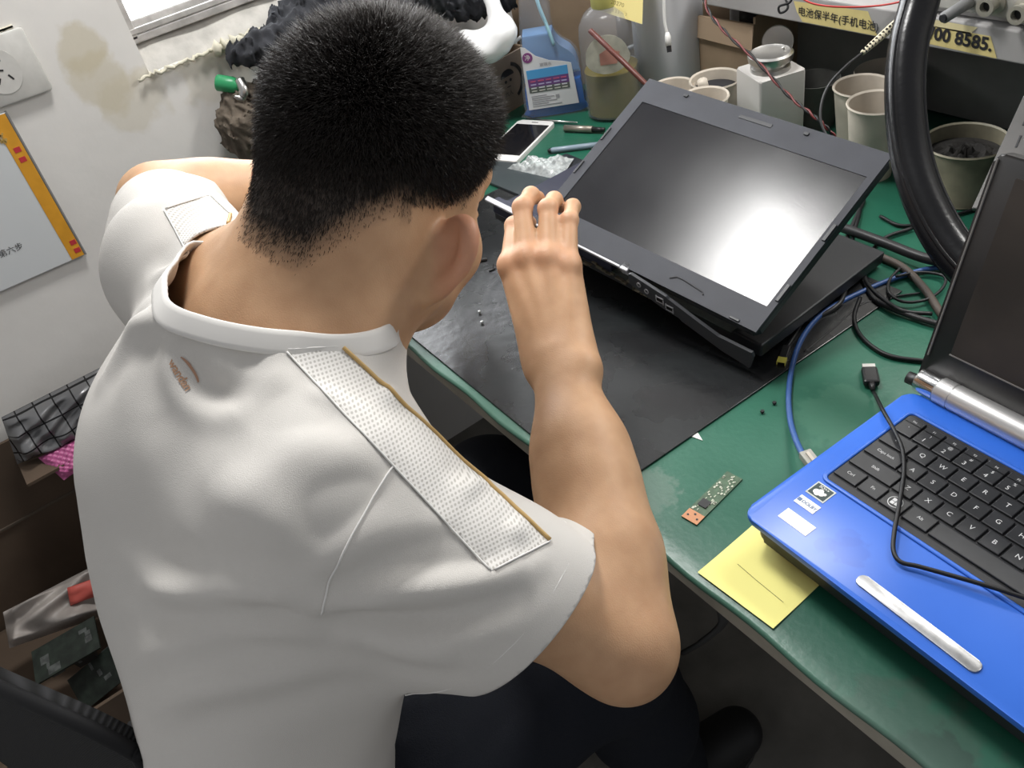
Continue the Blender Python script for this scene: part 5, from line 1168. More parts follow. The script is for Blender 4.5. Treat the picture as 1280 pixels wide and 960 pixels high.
b = MB(); b.grid(lambda u, v: (TC.x + r_ * 0.95 * u * math.cos(2 * PI * v), TC.y + r_ * 0.95 * u * math.sin(2 * PI * v), 0.05 + 0.012 * math.sin(14 * u + 9 * v) * math.sin(22 * v) * (1 - u)), 10, 36)
b.build('scrap', mat('scrap_dark', (0.018, 0.016, 0.014), rough=0.8, noise=0.5, nscale=90), tin)
# grey slotted plate leaning behind the blue laptop lid
PLM = frame_m(Vector((-0.0614, 0.5541, 0.0524)), Vector((-0.0084, 0.5622, 0.0646)) - Vector((-0.0614, 0.5541, 0.0524)), Vector((-0.0945, 0.6776, 0.1204)) - Vector((-0.0614, 0.5541, 0.0524)))
plate = empty('slotted_plate', 'grey slotted metal plate leaning behind the dark laptop lid', 'plate')
b = MB(); b.prism([(0, 0), (0.2, 0), (0.2, 0.175), (0.02, 0.172), (0.004, 0.155)], -0.006, 0, PLM, 0.0015).build('plate_sheet', mat('plate_grey', (0.105, 0.1, 0.095), rough=0.6, noise=0.2, nscale=30), plate)
b = MB(); [b.box((0.022 - i * 0.002, 0.06 + 0.03 * i, 0.0004), (0.0022, 0.016, 0.0008), M=PLM) for i in range(4)]; b.box((0.022, 0.012, 0.0004), (0.014, 0.018, 0.0008), M=PLM); b.build('slot', m_ink, plate)
MB().lathe([(0, 0.001), (0.011, 0.001), (0.012, 0.004), (0.007, 0.006), (0, 0.006)], n=20, M=PLM @ Matrix.Translation((0.07, 0.085, 0))).build('bolt', m_metal, plate, 'auto')

# --- the twisted red and black wire and the strain-relief lead
tw = spline([(-0.5575, 0.6536, 0.2261), (-0.5273, 0.6236, 0.1900), (-0.4688, 0.5976, 0.1710), (-0.3967, 0.5802, 0.1494), (-0.3301, 0.5652, 0.1222), (-0.2829, 0.5543, 0.1107), (-0.2580, 0.5527, 0.0994), (-0.2396, 0.5636, 0.0727)], 14)
def helix(S, r, ph, turns): return [Vector(p) + r * (Vector((0.58, 0.8, 0.1)) * math.cos(ph + turns * 2 * PI * i / len(S)) + Vector((0.3, -0.3, 0.9)) * math.sin(ph + turns * 2 * PI * i / len(S))) for i, p in enumerate(S)]
tww = empty('twisted_wire', 'red and black twisted wire pair slanting across the shelf front', 'wire')
MB().tube(helix(tw, 0.0016, 0, 9), 0.0014, 7).build('red_strand', mat('wire_red', (0.12, 0.014, 0.014), rough=0.4), tww, True)
MB().tube(helix(tw, 0.0016, PI, 9), 0.0014, 7).build('black_strand', m_cable, tww, True)
gw = empty('grey_wire', 'thin grey lead with ribbed cream strain relief looping before the cups', 'wire')
sr = [(-0.2402, 0.6565, 0.1993), (-0.2491, 0.6461, 0.1891), (-0.2529, 0.6267, 0.1808), (-0.2556, 0.6085, 0.1741)]
SS = spline(sr, 12); MB().tube(SS, [0.0058 - 0.0026 * i / (len(SS) - 1) for i in range(len(SS))], 12).build('strain_relief', mat('cream_rubber', (0.55, 0.5, 0.36), rough=0.55), gw, True)
b = MB()
for i in range(3, len(SS) - 1, 3):
    for s in (-0.35, 0.5):
        p = Vector(SS[i]); d = (Vector(CAM_C) - p).normalized(); t = (Vector(SS[i + 1]) - p).normalized(); sd = t.cross(d)
        b.box(p + d * (0.0052 - 0.002 * i / len(SS)) + sd * s * 0.005, (0.0026, 0.0026, 0.001), rot=frame_m((0, 0, 0), sd, d.cross(sd)).to_3x3())
b.build('relief_slot', m_ink, gw)
cable('lead', [(-0.2556, 0.6085, 0.1741), (-0.2612, 0.5869, 0.1652), (-0.2655, 0.5625, 0.1506), (-0.2608, 0.5431, 0.1339), (-0.2483, 0.5288, 0.1169), (-0.2261, 0.5212, 0.0999), (-0.2001, 0.5157, 0.0834), (-0.1785, 0.5092, 0.0717), (-0.1612, 0.4968, 0.0565)], 0.0017, m_cabg, None, parent=gw)

# --- tape strips with marker writing on the shelf lip
LIPY = SHY - 0.0105
def lip_pt(px, py=None): return px
def tape(cs, label, text, tsize, toff, m=m_tape, rot=0.0, bold=0.0004):
    c = [Vector(p) for p in cs]; b = MB()
    f = b.bm.faces.new([b.bm.verts.new(p) for p in c]); o = b.build('tape_strip', m); tag(o, label, 'tape', 'tape strips on the shelf lip')
    if text:
        M = frame_m(toff, (1, 0, 0), (0, 0, 1)); text_mesh('marker_writing', text, tsize, M @ Matrix.Rotation(rot, 4, 'Z'), m_ink, o, bold=bold)
    return o
tape([(-0.4273, 0.7095, 0.1513), (-0.3060, 0.7095, 0.1510), (-0.3234, 0.7095, 0.1803), (-0.4435, 0.7095, 0.1775), (-0.4375, 0.7095, 0.1641)], 'yellowed tape strip with handwritten Chinese warranty note on shelf lip', '电池保半年(手机电池)', 0.0135, Vector((-0.3701, 0.7089, 0.1633)), bold=0.00015, rot=-0.02)
tape([(-0.2563, 0.7095, 0.1540), (-0.1443, 0.7095, 0.1510), (-0.1566, 0.7095, 0.1754), (-0.2568, 0.7095, 0.1760)], 'yellowed tape strip with bold marker digits right of the hose', '00/00 8585.', 0.0215, Vector((-0.2032, 0.7089, 0.1660)), bold=0.0007, rot=-0.02)
tape([(-0.2261, 0.7095, 0.1748), (-0.1821, 0.7095, 0.1731), (-0.1737, 0.7095, 0.1829), (-0.2381, 0.7095, 0.1836)], 'small blank tape scrap above the tape with bold digits', None, 0, None, mat('tape_pale', (0.6, 0.53, 0.3), rough=0.7))
# instrument with coaxial sockets on the shelf
ins = empty('bench_instrument', 'grey bench instrument with round coaxial sockets on the shelf', 'instrument')
IY = SHY - 0.008
MB().box((0.02, IY + 0.12, 0.262), (0.56, 0.22, 0.149), bev=0.004).build('case', m_shelf, ins)
MB().box((0.02, IY + 0.007, 0.265), (0.55, 0.006, 0.14), bev=0.002).build('front_panel', mat('instrument_panel', (0.40, 0.39, 0.36), rough=0.5, noise=0.1, nscale=30), ins)
for px in ((-0.1620, 0.7120, 0.2077), (-0.1247, 0.7120, 0.2040)):
    p = Vector(px); Mx = frame_m((p.x, IY + 0.004, p.z + 0.004), (1, 0, 0), (0, 0, 1))
    b = MB(); b.lathe([(0.014, 0), (0.014, 0.003), (0.009, 0.004), (0.009, 0.014), (0.0105, 0.015), (0.0105, 0.02), (0.006, 0.02), (0.006, 0.012)], n=24, M=Mx); b.build('coaxial_socket', mat('socket_metal', (0.42, 0.4, 0.34), rough=0.4, metal=0.6), ins, 'auto')
    MB().lathe([(0, 0.0125), (0.0059, 0.0125)], n=16, M=Mx).build('socket_hole', m_ink, ins)
pb = empty('coaxial_probe', 'grey ribbed probe connector pointing out of bench instrument', 'probe')
a_, c_ = Vector((-0.1914, 0.7150, 0.2082)), Vector((-0.1958, 0.6733, 0.2030))
MB().tube([a_, a_ * 0.6 + c_ * 0.4, c_], [0.0075, 0.007, 0.0068], 14).build('barrel', m_gplas, pb, True)
MB().tube([c_, c_ + (c_ - a_).normalized() * 0.003], [0.0045, 0.0045], 14).build('bore', m_ink, pb)
cable('red_wire', [(-0.3994, 0.6519, 0.2174), (-0.3741, 0.6532, 0.2040), (-0.3489, 0.6693, 0.1961), (-0.3131, 0.6940, 0.1929), (-0.2776, 0.7079, 0.1990), (-0.2487, 0.7193, 0.2125)], 0.0012, mat('wire_bright_red', (0.5, 0.05, 0.045), rough=0.4), 'thin bright red wire trailing above the Chinese tape strip', cat='wire')
cable('black_wire', [(-0.4240, 0.6576, 0.2146), (-0.4047, 0.6513, 0.1944), (-0.4102, 0.6437, 0.1877), (-0.4136, 0.6443, 0.1954), (-0.4036, 0.6545, 0.1997), (-0.4039, 0.6605, 0.2141)], 0.0016, m_cable, 'small loop of black wire hanging at end of tape strip', cat='wire')

# --- things on the green top between the man and the bottles
ph = empty('smartphone', 'white smartphone lying face up beside the spray bottle', 'phone')
P0, P1, P2 = Vector((-0.7653, 0.3388, 0.0000)), Vector((-0.6996, 0.3692, 0.0000)), Vector((-0.7428, 0.5038, 0.0000)); ux = (P1 - P0).normalized(); uy = (P2 - P1); ln_ = 0.142; uy = (uy - ux * uy.dot(ux)).normalized()
PHM = frame_m(P1 - ux * 0.07, ux, uy)
MB().prism(rrect(0, 0.07, 0, ln_, 0.007), 0.0, 0.0075, PHM, 0.0015).build('phone_case', m_white, ph, 'auto')
MB().prism([(0.0035, 0.019), (0.0665, 0.019), (0.0665, ln_ - 0.016), (0.0035, ln_ - 0.016)], 0.0075, 0.0078, PHM).build('phone_screen', mat('phone_glass', (0.008, 0.008, 0.01), rough=0.08), ph)
MB().box((0.035, ln_ - 0.008, 0.0077), (0.012, 0.0015, 0.0004), M=PHM).build('speaker_slot', m_black, ph)
pen = empty('marker_pen', 'thin grey-blue pen lying on green bench beside laptop lid', 'pen')
a_, c_ = Vector((-0.6851, 0.4277, 0.0050)), Vector((-0.6299, 0.4885, 0.0050)); d_ = (c_ - a_).normalized()
MB().tube([a_, a_ + d_ * 0.004, c_], [0.003, 0.0045, 0.0045], 12).build('pen_barrel', mat('pen_steel_blue', (0.22, 0.28, 0.34), rough=0.3), pen, True)
MB().tube([a_ + d_ * -0.004, a_ + d_ * 0.001], [0.0025, 0.0046], 12).build('pen_cap', m_black, pen, True)
tool = empty('metal_tool', 'short metal tool lying between smartphone and laptop lid', 'tool')
a_, c_ = Vector((-0.7270, 0.4920, 0.0060)), Vector((-0.6630, 0.5244, 0.0060)); d_ = (c_ - a_).normalized()
MB().tube([a_, a_ + d_ * 0.05], 0.0055, 12).build('handle', mat('tool_brass_grey', (0.3, 0.27, 0.23), rough=0.35, metal=0.6), tool, True)
MB().tube([a_ + d_ * 0.05, c_], [0.0045, 0.0035], 12).build('collar', m_black, tool, True)
tag(MB().tube([(-0.8189, 0.4836, 0.0040), (-0.7727, 0.5005, 0.0040), (-0.7281, 0.5203, 0.0040)], [0.0012, 0.0022, 0.0012], 8).build('tweezers', m_metal, None, True), 'thin bright steel tweezers lying above the white smartphone', 'tweezers')
# bubble bag
bag = MB(); q0, q1, q2, q3 = [Vector(p) for p in ((-0.6969, 0.3486, 0.0030), (-0.5931, 0.3730, 0.0030), (-0.6308, 0.4326, 0.0030), (-0.6895, 0.3816, 0.0030))]
rr = np.random.default_rng(5); ph_ = rr.uniform(0, 6, 6)
def bagf(u, v):
    p = (q0 * (1 - u) + q1 * u) * (1 - v) + (q3 * (1 - u) + q2 * u) * v; e = min(u, 1 - u, v, 1 - v) * 6; e = min(e, 1)
    return tuple(p + Vector((0, 0, 0.002 + e * (0.009 + 0.0028 * math.sin(38 * u + ph_[0]) * math.sin(25 * v + ph_[1]) + 0.003 * math.sin(11 * u + 7 * v)))))
m_bub = mat('bubble_film', (0.62, 0.66, 0.66), rough=0.18, noise=0.5, nscale=120, alpha=0.85)
tag(bag.grid(bagf, 44, 26).build('bubble_bag', m_bub, None, True), 'crumpled clear bubble bag lying below the white smartphone', 'bag')
tb = empty('glass_panel', 'dark glass touch panel lying on the bench behind the head', 'panel')
G0, G1, G2 = Vector((-0.7098, 0.3034, 0.0000)), Vector((-0.5887, 0.3105, 0.0000)), Vector((-0.7007, 0.3716, 0.0000))
gx = (G1 - G0).normalized(); gy = (G2 - G1); gy = (gy - gx * gy.dot(gx)); gh = gy.length; gy.normalize(); gw_ = (G1 - G0).length; GM = frame_m(G0, gx, gy)
MB().box((gw_ / 2 - 0.03, gh / 2, 0.003), (gw_ + 0.06, gh, 0.005), bev=0.001, M=GM).build('glass', mat('panel_glass', (0.05, 0.06, 0.065), rough=0.12), tb)
MB().box((gw_ - 0.004, gh / 2, 0.0058), (0.008, gh, 0.0006), M=GM).build('border', m_black, tb)
for lb, a, c, w in (('thin black plastic clip lying on mat near the cheek', (587,327), (607,323), 0), ):
    pass
ck = empty('plastic_clip', 'black plastic clip with thin wire leg lying beside the man', 'clip')
MB().tube([(-0.5237, 0.1507, 0.0040), (-0.5072, 0.1757, 0.0040)], 0.004, 8, flat=0.6).build('clip_bar', m_black, ck)
MB().tube([(-0.5364, 0.1726, 0.0030), (-0.5153, 0.1689, 0.0030)], 0.0016, 6).build('clip_leg', m_cabg, ck)
tag(MB().tube([(-0.4823, 0.1606, 0.0030), (-0.4793, 0.1677, 0.0030), (-0.4891, 0.1721, 0.0030)], 0.0022, 6).build('plastic_scrap', m_black), 'tiny black plastic scrap lying left of the raised wrist', 'scrap')
# screws scattered on the bench
for i, p in enumerate(((-0.0430, 0.2085, 0.0000), (-0.0431, 0.1910, 0.0000), (-0.4127, 0.0975, 0.0025), (-0.3921, 0.0869, 0.0025))):
    o = MB().lathe([(0, 0), (0.0012, 0), (0.0012, 0.002), (0.0022, 0.0022), (0.0018, 0.0034), (0, 0.0036)], p, 12).build('screw', m_cabg if i < 2 else m_metal, None, 'auto')
    tag(o, ('tiny dark screw on green bench nearest the blue cable', 'tiny dark screw on green bench towards the black mat', 'tiny bright screw on black mat nearest the chin', 'tiny bright screw on black mat, second from the chin')[i], 'screw', 'loose screws')
tag(MB().prism([(0, 0), (0.014, 0.004), (0.002, 0.009)], 0.0003, 0.0009, Matrix.Translation((-0.0723, 0.1190, 0.0000))).build('paper_scrap', m_white), 'small white paper scrap at the edge of the black mat', 'paper')

# ================================================================== things on and beside the wall
WXs = WX + 0.0005
WMM = lambda p: frame_m(p, (0, 1, 0), (0, 0, 1))      # x along the wall, y up, z into the room
# socket plate
sk = empty('wall_socket', 'white square double wall socket with five slots on the plaster', 'socket')
c0 = Vector((-1.0300, -0.1689, 0.2645)); SKM = WMM((WXs, c0.y, c0.z)) @ Matrix.Rotation(-0.02, 4, 'Z')
MB().box((-0.044, 0.044, 0.005), (0.088, 0.088, 0.01), bev=0.004, M=SKM).build('socket_plate', mat('socket_white', (0.6, 0.59, 0.56), rough=0.5, noise=0.1, nscale=60), sk, 'auto')
MB().prism([(-0.07 + 0.026 * math.cos(t), 0.044 + 0.03 * math.sin(t)) for t in np.linspace(0, 2 * PI, 28, endpoint=False)], 0.01, 0.0108, SKM @ Matrix.Translation((0.018, 0, 0))).build('socket_insert', MATS['socket_white'], sk)
b = MB()
for x, y, a in ((-0.062, 0.061, 0.15), (-0.046, 0.061, -0.15), (-0.052, 0.046, PI / 2 - 0.3), (-0.059, 0.033, -0.6), (-0.043, 0.034, 0.5)): b.box((x, y, 0.0109), (0.0022, 0.0085, 0.0008), rot=Matrix.Rotation(a, 3, 'Z'), M=SKM)
b.build('slot', m_ink, sk)
# wall sheet (printed calendar panel)
c1 = Vector((-1.0300, -0.2452, 0.0249)); CLM = WMM((WXs, c1.y, c1.z)) @ Matrix.Rotation(-0.015, 4, 'Z')
cal = empty('instruction_panel', 'white printed instruction panel with orange border hung on wall', 'panel')
MB().box((-0.165, 0.117, 0.004), (0.33, 0.234, 0.007), bev=0.0008, M=CLM).build('panel_board', mat('panel_paper', (0.62, 0.64, 0.65), rough=0.45), cal)
MB().box((-0.0105, 0.117, 0.0077), (0.0195, 0.232, 0.0006), M=CLM).build('orange_border', mat('panel_orange', (0.72, 0.34, 0.03), rough=0.5, noise=0.15, nscale=40), cal)
MB().box((0.0015, 0.117, 0.0042), (0.0025, 0.234, 0.0088), M=CLM).build('frame_edge', mat('panel_frame_grey', (0.22, 0.22, 0.22), rough=0.4), cal)
b = MB()
for y in (0.012, 0.026, 0.167, 0.182): b.box((-0.008 + (0.0015 if y < 0.1 else -0.002), y, 0.0082), (0.009, 0.0075, 0.0004), M=CLM)
b.build('red_mark', mat('panel_red', (0.5, 0.04, 0.05), rough=0.5), cal)
b = MB(); rr = random.Random(9)
for i in range(24): b.box((-0.02 + rr.uniform(-0.006, 0.003), 0.196 + rr.uniform(0, 0.03), 0.0083), (rr.uniform(0.001, 0.004), rr.uniform(0.002, 0.006), 0.0004), rot=Matrix.Rotation(rr.uniform(-1, 1), 3, 'Z'), M=CLM)
b.build('ornament', mat('panel_ochre', (0.5, 0.33, 0.1), rough=0.5), cal)
text_mesh('panel_text', '第六步', 0.012, CLM @ Matrix.Translation((-0.088, 0.052, 0.0082)), m_ink, cal)
b = MB(); b.tube([CLM @ Vector((-0.125 + 0.017 * math.cos(t), 0.128 + 0.008 * math.sin(t), 0.0078)) for t in np.linspace(0, 2 * PI, 28, endpoint=False)], 0.0008, 6, closed=True).build('logo_ring', mat('panel_plum', (0.35, 0.05, 0.12), rough=0.5), cal)
text_mesh('panel_text', '回回', 0.006, CLM @ Matrix.Translation((-0.105, 0.113, 0.0082)), mat('panel_pink', (0.55, 0.25, 0.3)), cal)
b = MB(); [b.box((-0.118 + 0.004 * i, 0.146 + 0.006 * i, 0.0079), (0.016, 0.003, 0.0004), M=CLM) for i in range(3)]; b.build('panel_print', mat('panel_pale_blue', (0.45, 0.55, 0.65)), cal)
b = MB(); rr = random.Random(2)
for i in range(4): b.tube([SKM @ Vector((-0.09 + 0.02 * j, 0.0905 + rr.uniform(-0.001, 0.001), 0.002)) for j in range(5)], 0.0025, 6)
tag(b.build('sealant_crumbs', m_foam), 'ragged sealant crumbs along the top of the wall socket', 'sealant', kind='stuff')

def blobmesh(name, prims, lo, hi, h, m, parent=None, it=2, wr=0.0, fr=60, seed=1):
    r = np.random.default_rng(seed); ks = [(unit(r.normal(0, 1, 3)) * fr * r.uniform(0.5, 1.6), r.uniform(0, 6)) for _ in range(7)]
    def fn(P):
        d = evalsdf(prims, P)
        if wr:
            Q = P + 0.012 * np.sin(P[:, [1, 2, 0]] * 50 + seed)
            d = d - wr * sum(1 - 2 * np.abs(np.sin(Q @ k.astype(f4) + p)) for k, p in ks) / 3
        return d
    v, q_ = surfnet(fn, lo, hi, h); v = relax(v, q_, it, 0.5)
    return link(name, np_mesh(name, v, q_), parent, m, smooth=True)
def chainp(pts, r, k=0.02):
    return [cone(pts[i], pts[i + 1], r[i], r[i + 1], k) for i in range(len(pts) - 1)]
# dark jacket bundled on the sill corner
m_cloth = mat('jacket_charcoal', (0.035, 0.037, 0.044), rough=0.9, noise=0.3, nscale=40, bump=0.3, bscale=600)
A = [np.array(p) for p in ((-0.9850, 0.0901, 0.2277), (-0.9600, 0.1252, 0.2294), (-0.9500, 0.1792, 0.2305), (-0.9500, 0.2480, 0.2315), (-0.9400, 0.3310, 0.2300))]
B_ = [np.array(p) for p in ((-0.9650, 0.1309, 0.1863), (-0.9500, 0.1850, 0.1973), (-0.9300, 0.2429, 0.2053), (-0.9200, 0.3362, 0.1871))]
C_ = [np.array(p) for p in ((-0.9800, 0.1724, 0.2562), (-0.9700, 0.2403, 0.2617), (-0.9700, 0.3308, 0.2693), (-0.9700, 0.4509, 0.2572))]
D_ = [np.array(p) for p in ((-0.9500, 0.4026, 0.2431), (-0.9300, 0.4679, 0.2085), (-0.9200, 0.5380, 0.1821))]
jp = chainp(A, [0.02, 0.028, 0.034, 0.04, 0.045]) + chainp(B_, [0.02, 0.03, 0.04, 0.04]) + chainp(C_, [0.02, 0.035, 0.05, 0.05]) + chainp([A[4], C_[3]], [0.05, 0.06]) + chainp(D_, [0.05, 0.045, 0.035])
allp = np.array(A + B_ + C_ + D_); lo = allp.min(0) - 0.09; hi = allp.max(0) + 0.09
jk = blobmesh('jacket', jp, lo, hi, 0.003, m_cloth, None, 1, 0.006, 210, 3); tag(jk, 'crumpled charcoal jacket heaped below the window sill', 'jacket')
# green bottle cap and metal clip, gloves
gc = empty('bottle_neck', 'green screw cap lying on the wall ledge under charcoal jacket', 'cap')
a_, c_ = Vector((-1.0000, 0.0474, 0.1967)), Vector((-0.9850, 0.0667, 0.1886)); d_ = (c_ - a_).normalized()
MB().tube([a_, a_ + d_ * 0.002, c_, c_ + d_ * 0.012], [0.011, 0.0125, 0.0125, 0.008], 18).build('cap', mat('cap_green', (0.03, 0.28, 0.11), rough=0.35), gc, True)
MB().tube(spline([(-0.9800, 0.0764, 0.1936), (-0.9700, 0.0752, 0.1808), (-0.9700, 0.0670, 0.1711), (-0.9700, 0.0573, 0.1775)], 6), [0.009, 0.009, 0.009, 0.009, 0.009, 0.009, 0.009, 0.009, 0.009, 0.008, 0.008, 0.008, 0.008, 0.007, 0.006, 0.005, 0.004, 0.003, 0.002][:19], 10).build('foil', m_metal, gc, True)
m_glove = mat('glove_brown', (0.16, 0.13, 0.10), rough=0.9, noise=0.45, nscale=25, bump=0.3, bscale=200)
g_ = chainp([np.array(p) for p in ((-0.9900, 0.0719, 0.1700), (-0.9850, 0.0613, 0.1329), (-0.9850, 0.0601, 0.0851), (-0.9850, 0.0613, 0.0267))], [0.022, 0.03, 0.026, 0.02]) + chainp([np.array(p) for p in ((-0.9700, 0.1051, 0.1693), (-0.9650, 0.1006, 0.1352), (-0.9650, 0.0952, 0.0965))], [0.022, 0.022, 0.018]) + chainp([np.array(p) for p in ((-1.0000, 0.0572, 0.1683), (-0.9980, 0.0383, 0.1391), (-0.9950, 0.0375, 0.1102), (-0.9900, 0.0465, 0.0994))], [0.012, 0.013, 0.014, 0.012]) 
pts = np.array([(-1.0000, 0.0546, 0.1849), (-0.9500, 0.1181, 0.1711), (-1.0000, 0.0756, 0.0080), (-0.9600, 0.0096, 0.0509)])
gl = blobmesh('work_glove', g_, pts.min(0) - 0.05, pts.max(0) + 0.05, 0.0035, m_glove, None, 1, 0.0045, 200, 5); tag(gl, 'grubby brown work gloves hanging on the wall below green cap', 'gloves')
# red-edged folder standing on the bench by the wall
p_ = [(-0.83, 0.02, 0.001), (-0.8585, 0.0847, 0.1668), (-0.8157, 0.2078, 0.1144), (-0.757, 0.149, 0.001)]
fo = note('ring_folder', p_, mat('folder_grey', (0.2, 0.19, 0.19), rough=0.6, noise=0.3, nscale=30), 'grey folder with red edge standing beside the brown gloves', 'folder')
MB().tube([p_[0], p_[1], p_[2]], 0.0022, 6).build('red_edge', mat('folder_red', (0.28, 0.04, 0.06), rough=0.5), fo)

# printed carton with round emblem, behind the head
cr = empty('printed_carton', 'open brown carton with round black face emblem beside spray bottle', 'box')
q0 = Vector((-0.8715, 0.4474, 0.0000)); q1 = Vector((-0.8882, 0.5503, 0.0000)); ex = (q1 - q0).normalized(); ey = Vector((-ex.y, ex.x, 0)); wdt = 0.15; CRM = frame_m(q1 - ex * (wdt - 0.0), ex, ey); HC = 0.095
def cbox(x0, x1, y0, y1, z0, z1, m, nm): return MB().box(((x0 + x1) / 2, (y0 + y1) / 2, (z0 + z1) / 2), (x1 - x0, y1 - y0, z1 - z0), M=CRM).build(nm, m, cr)
fpn = cbox(0, wdt, 0, 0.004, 0, HC, mat('carton_tan', (0.24, 0.19, 0.15), rough=0.85, noise=0.12, nscale=25), 'front_panel'); cbox(0, 0.004, 0.004, 0.12, 0, HC, m_card, 'side_panel'); cbox(wdt - 0.004, wdt, 0.004, 0.12, 0, HC, m_card, 'side_panel'); cbox(0, wdt, 0.12, 0.124, 0, HC, m_cardd, 'rear_panel'); cbox(0, wdt, 0, 0.124, 0, 0.003, m_card, 'bottom')
EM = frame_m(CRM @ Vector((wdt - 0.052, -0.0006, 0.05)), ex, (0, 0, 1))
b = MB(); R0 = 0.034
b.prism([(R0 * math.cos(t), R0 * math.sin(t)) for t in np.linspace(-1.1, 1.25, 20)] + [(R0 * 0.82 * math.cos(t), R0 * 0.82 * math.sin(t)) for t in np.linspace(1.25, -1.1, 20)], 0, 0.0004, EM)
b.prism([(-0.003 + 0.016 * math.cos(t), 0.012 + 0.012 * math.sin(t)) for t in np.linspace(0, PI, 14)] , 0, 0.0004, EM)
for x, y in ((-0.009, 0.004), (0.003, 0.004)): b.lathe([(0, 0.0003), (0.0028, 0.0003), (0.0028, 0.0005), (0, 0.0005)], (x, y, 0), 12, M=EM)
b.box((-0.003, -0.006, 0.0003), (0.009, 0.0014, 0.0004), M=EM)
b.build('emblem', m_ink, fpn)
text_mesh('emblem', '六人', 0.01, EM @ Matrix.Translation((-0.006, -0.018, 0.0004)), m_ink, fpn)
# white carrier bag on the carton, dark boxes behind the bottles
wb = [cone((-0.8510, 0.4550, 0.1335), (-0.8342, 0.4740, 0.1531), 0.024, 0.022, 0.02), cone((-0.8342, 0.4740, 0.1531), (-0.8480, 0.4761, 0.1949), 0.024, 0.008, 0.02), cone((-0.8480, 0.4761, 0.1949), (-0.8676, 0.4761, 0.2173), 0.008, 0.016, 0.02), cone((-0.8510, 0.4550, 0.1335), (-0.8704, 0.4254, 0.1380), 0.024, 0.03, 0.02)]
P_b = np.array([(-0.8704, 0.4254, 0.1380), (-0.8055, 0.4682, 0.1341), (-0.8676, 0.4761, 0.2173)])
tag(blobmesh('plastic_bag', wb, P_b.min(0) - 0.06, P_b.max(0) + 0.06, 0.003, mat('bag_white', (0.9, 0.9, 0.9), rough=0.4, emit=(1, 1, 1), estr=0.0), None, 2, 0.002, 50, 8), 'bright white twisted plastic bag sitting on the printed carton', 'bag')
def carton(name, p, ex, size, m, label, cat='box', flap=None):
    ex = Vector(ex).normalized(); M = frame_m(Vector(p), ex, Vector((-ex.y, ex.x, 0)))
    t = empty(name, label, cat, None); w, d, h = size
    MB().box((w / 2, d / 2, h / 2), (w, d, h), bev=0.002, M=M).build('carton_body', m, t)
    MB().box((w / 2, d / 2, h + 0.0006), (0.04, d, 0.0012), M=M).build('tape_band', m_tape, t); return t
carton('shipping_carton', (-0.9610, 0.5813, 0.0000), (0.9, 0.44, 0), (0.2, 0.1, 0.17), m_card, 'plain brown carton standing behind the clear spray bottle')
carton('dark_carton', (-0.98, 0.8, 0.0), (1, 0.1, 0), (0.22, 0.12, 0.22), mat('carton_dark', (0.055, 0.05, 0.05), rough=0.7), 'dark carton at the wall end of the bench behind brown cartons')
# cables behind the jar
for i, (pts, lb) in enumerate((([(-0.7732, 0.6827, 0.0632), (-0.7565, 0.7053, 0.0692), (-0.7357, 0.7336, 0.0791)], 'pale cable stub, topmost of the three behind amber jar'), ([(-0.7702, 0.6780, 0.0487), (-0.7479, 0.6999, 0.0420), (-0.7114, 0.7062, 0.0381)], 'pale cable stub, middle of the three behind amber jar'), ([(-0.7680, 0.6748, 0.0389), (-0.7381, 0.6898, 0.0335), (-0.7011, 0.6953, 0.0274)], 'pale cable stub, lowest of the three behind amber jar'))):
    cable('pale_cable', pts, 0.0035, mat('cable_pale', (0.3, 0.32, 0.33), rough=0.5), lb, 'pale cables behind the amber jar')

# ================================================================== floor side: chair, boxes
bigb = empty('parts_box', 'deep open cardboard box of scrap parts standing by the wall', 'box')
bx0, bx1, by0, by1, bz0, bz1 = -1.0, -0.62, -0.85, -0.335, -0.75, -0.19
m_cb = mat('cardboard_dark', (0.115, 0.08, 0.055), rough=0.9, noise=0.2, nscale=10)
for nm, c, s in (('side_panel', ((bx0 + 0.003), (by0 + by1) / 2, (bz0 + bz1) / 2), (0.006, by1 - by0, bz1 - bz0)), ('side_panel', (bx1, (by0 + by1) / 2, (bz0 + bz1) / 2 - 0.12), (0.006, by1 - by0, bz1 - bz0 - 0.24)), ('end_panel', ((bx0 + bx1) / 2, by0, (bz0 + bz1) / 2 - 0.02), (bx1 - bx0, 0.006, bz1 - bz0 - 0.04)), ('end_panel', ((bx0 + bx1) / 2, by1, (bz0 + bz1) / 2), (bx1 - bx0, 0.006, bz1 - bz0)), ('bottom', ((bx0 + bx1) / 2, (by0 + by1) / 2, bz0 + 0.004), (bx1 - bx0, by1 - by0, 0.006))):
    MB().box(c, s).build(nm, m_cb, bigb)
MB().box((bx0 + 0.05, by1 - 0.08, -0.222), (0.09, 0.16, 0.005), rot=Matrix.Rotation(0.06, 3, 'Y')).build('flap', m_cb, bigb)
MB().box(((bx0 + 0.0075), (by0 + by1) / 2, -0.335), (0.003, by1 - by0, 0.004)).build('fold_line', m_cardd, bigb)
MB().box(((bx0 + bx1) / 2, (by0 + by1) / 2, -0.62), (bx1 - bx0 - 0.02, by1 - by0 - 0.02, 0.22), bev=0.02).build('inner_packing', m_cb, bigb)
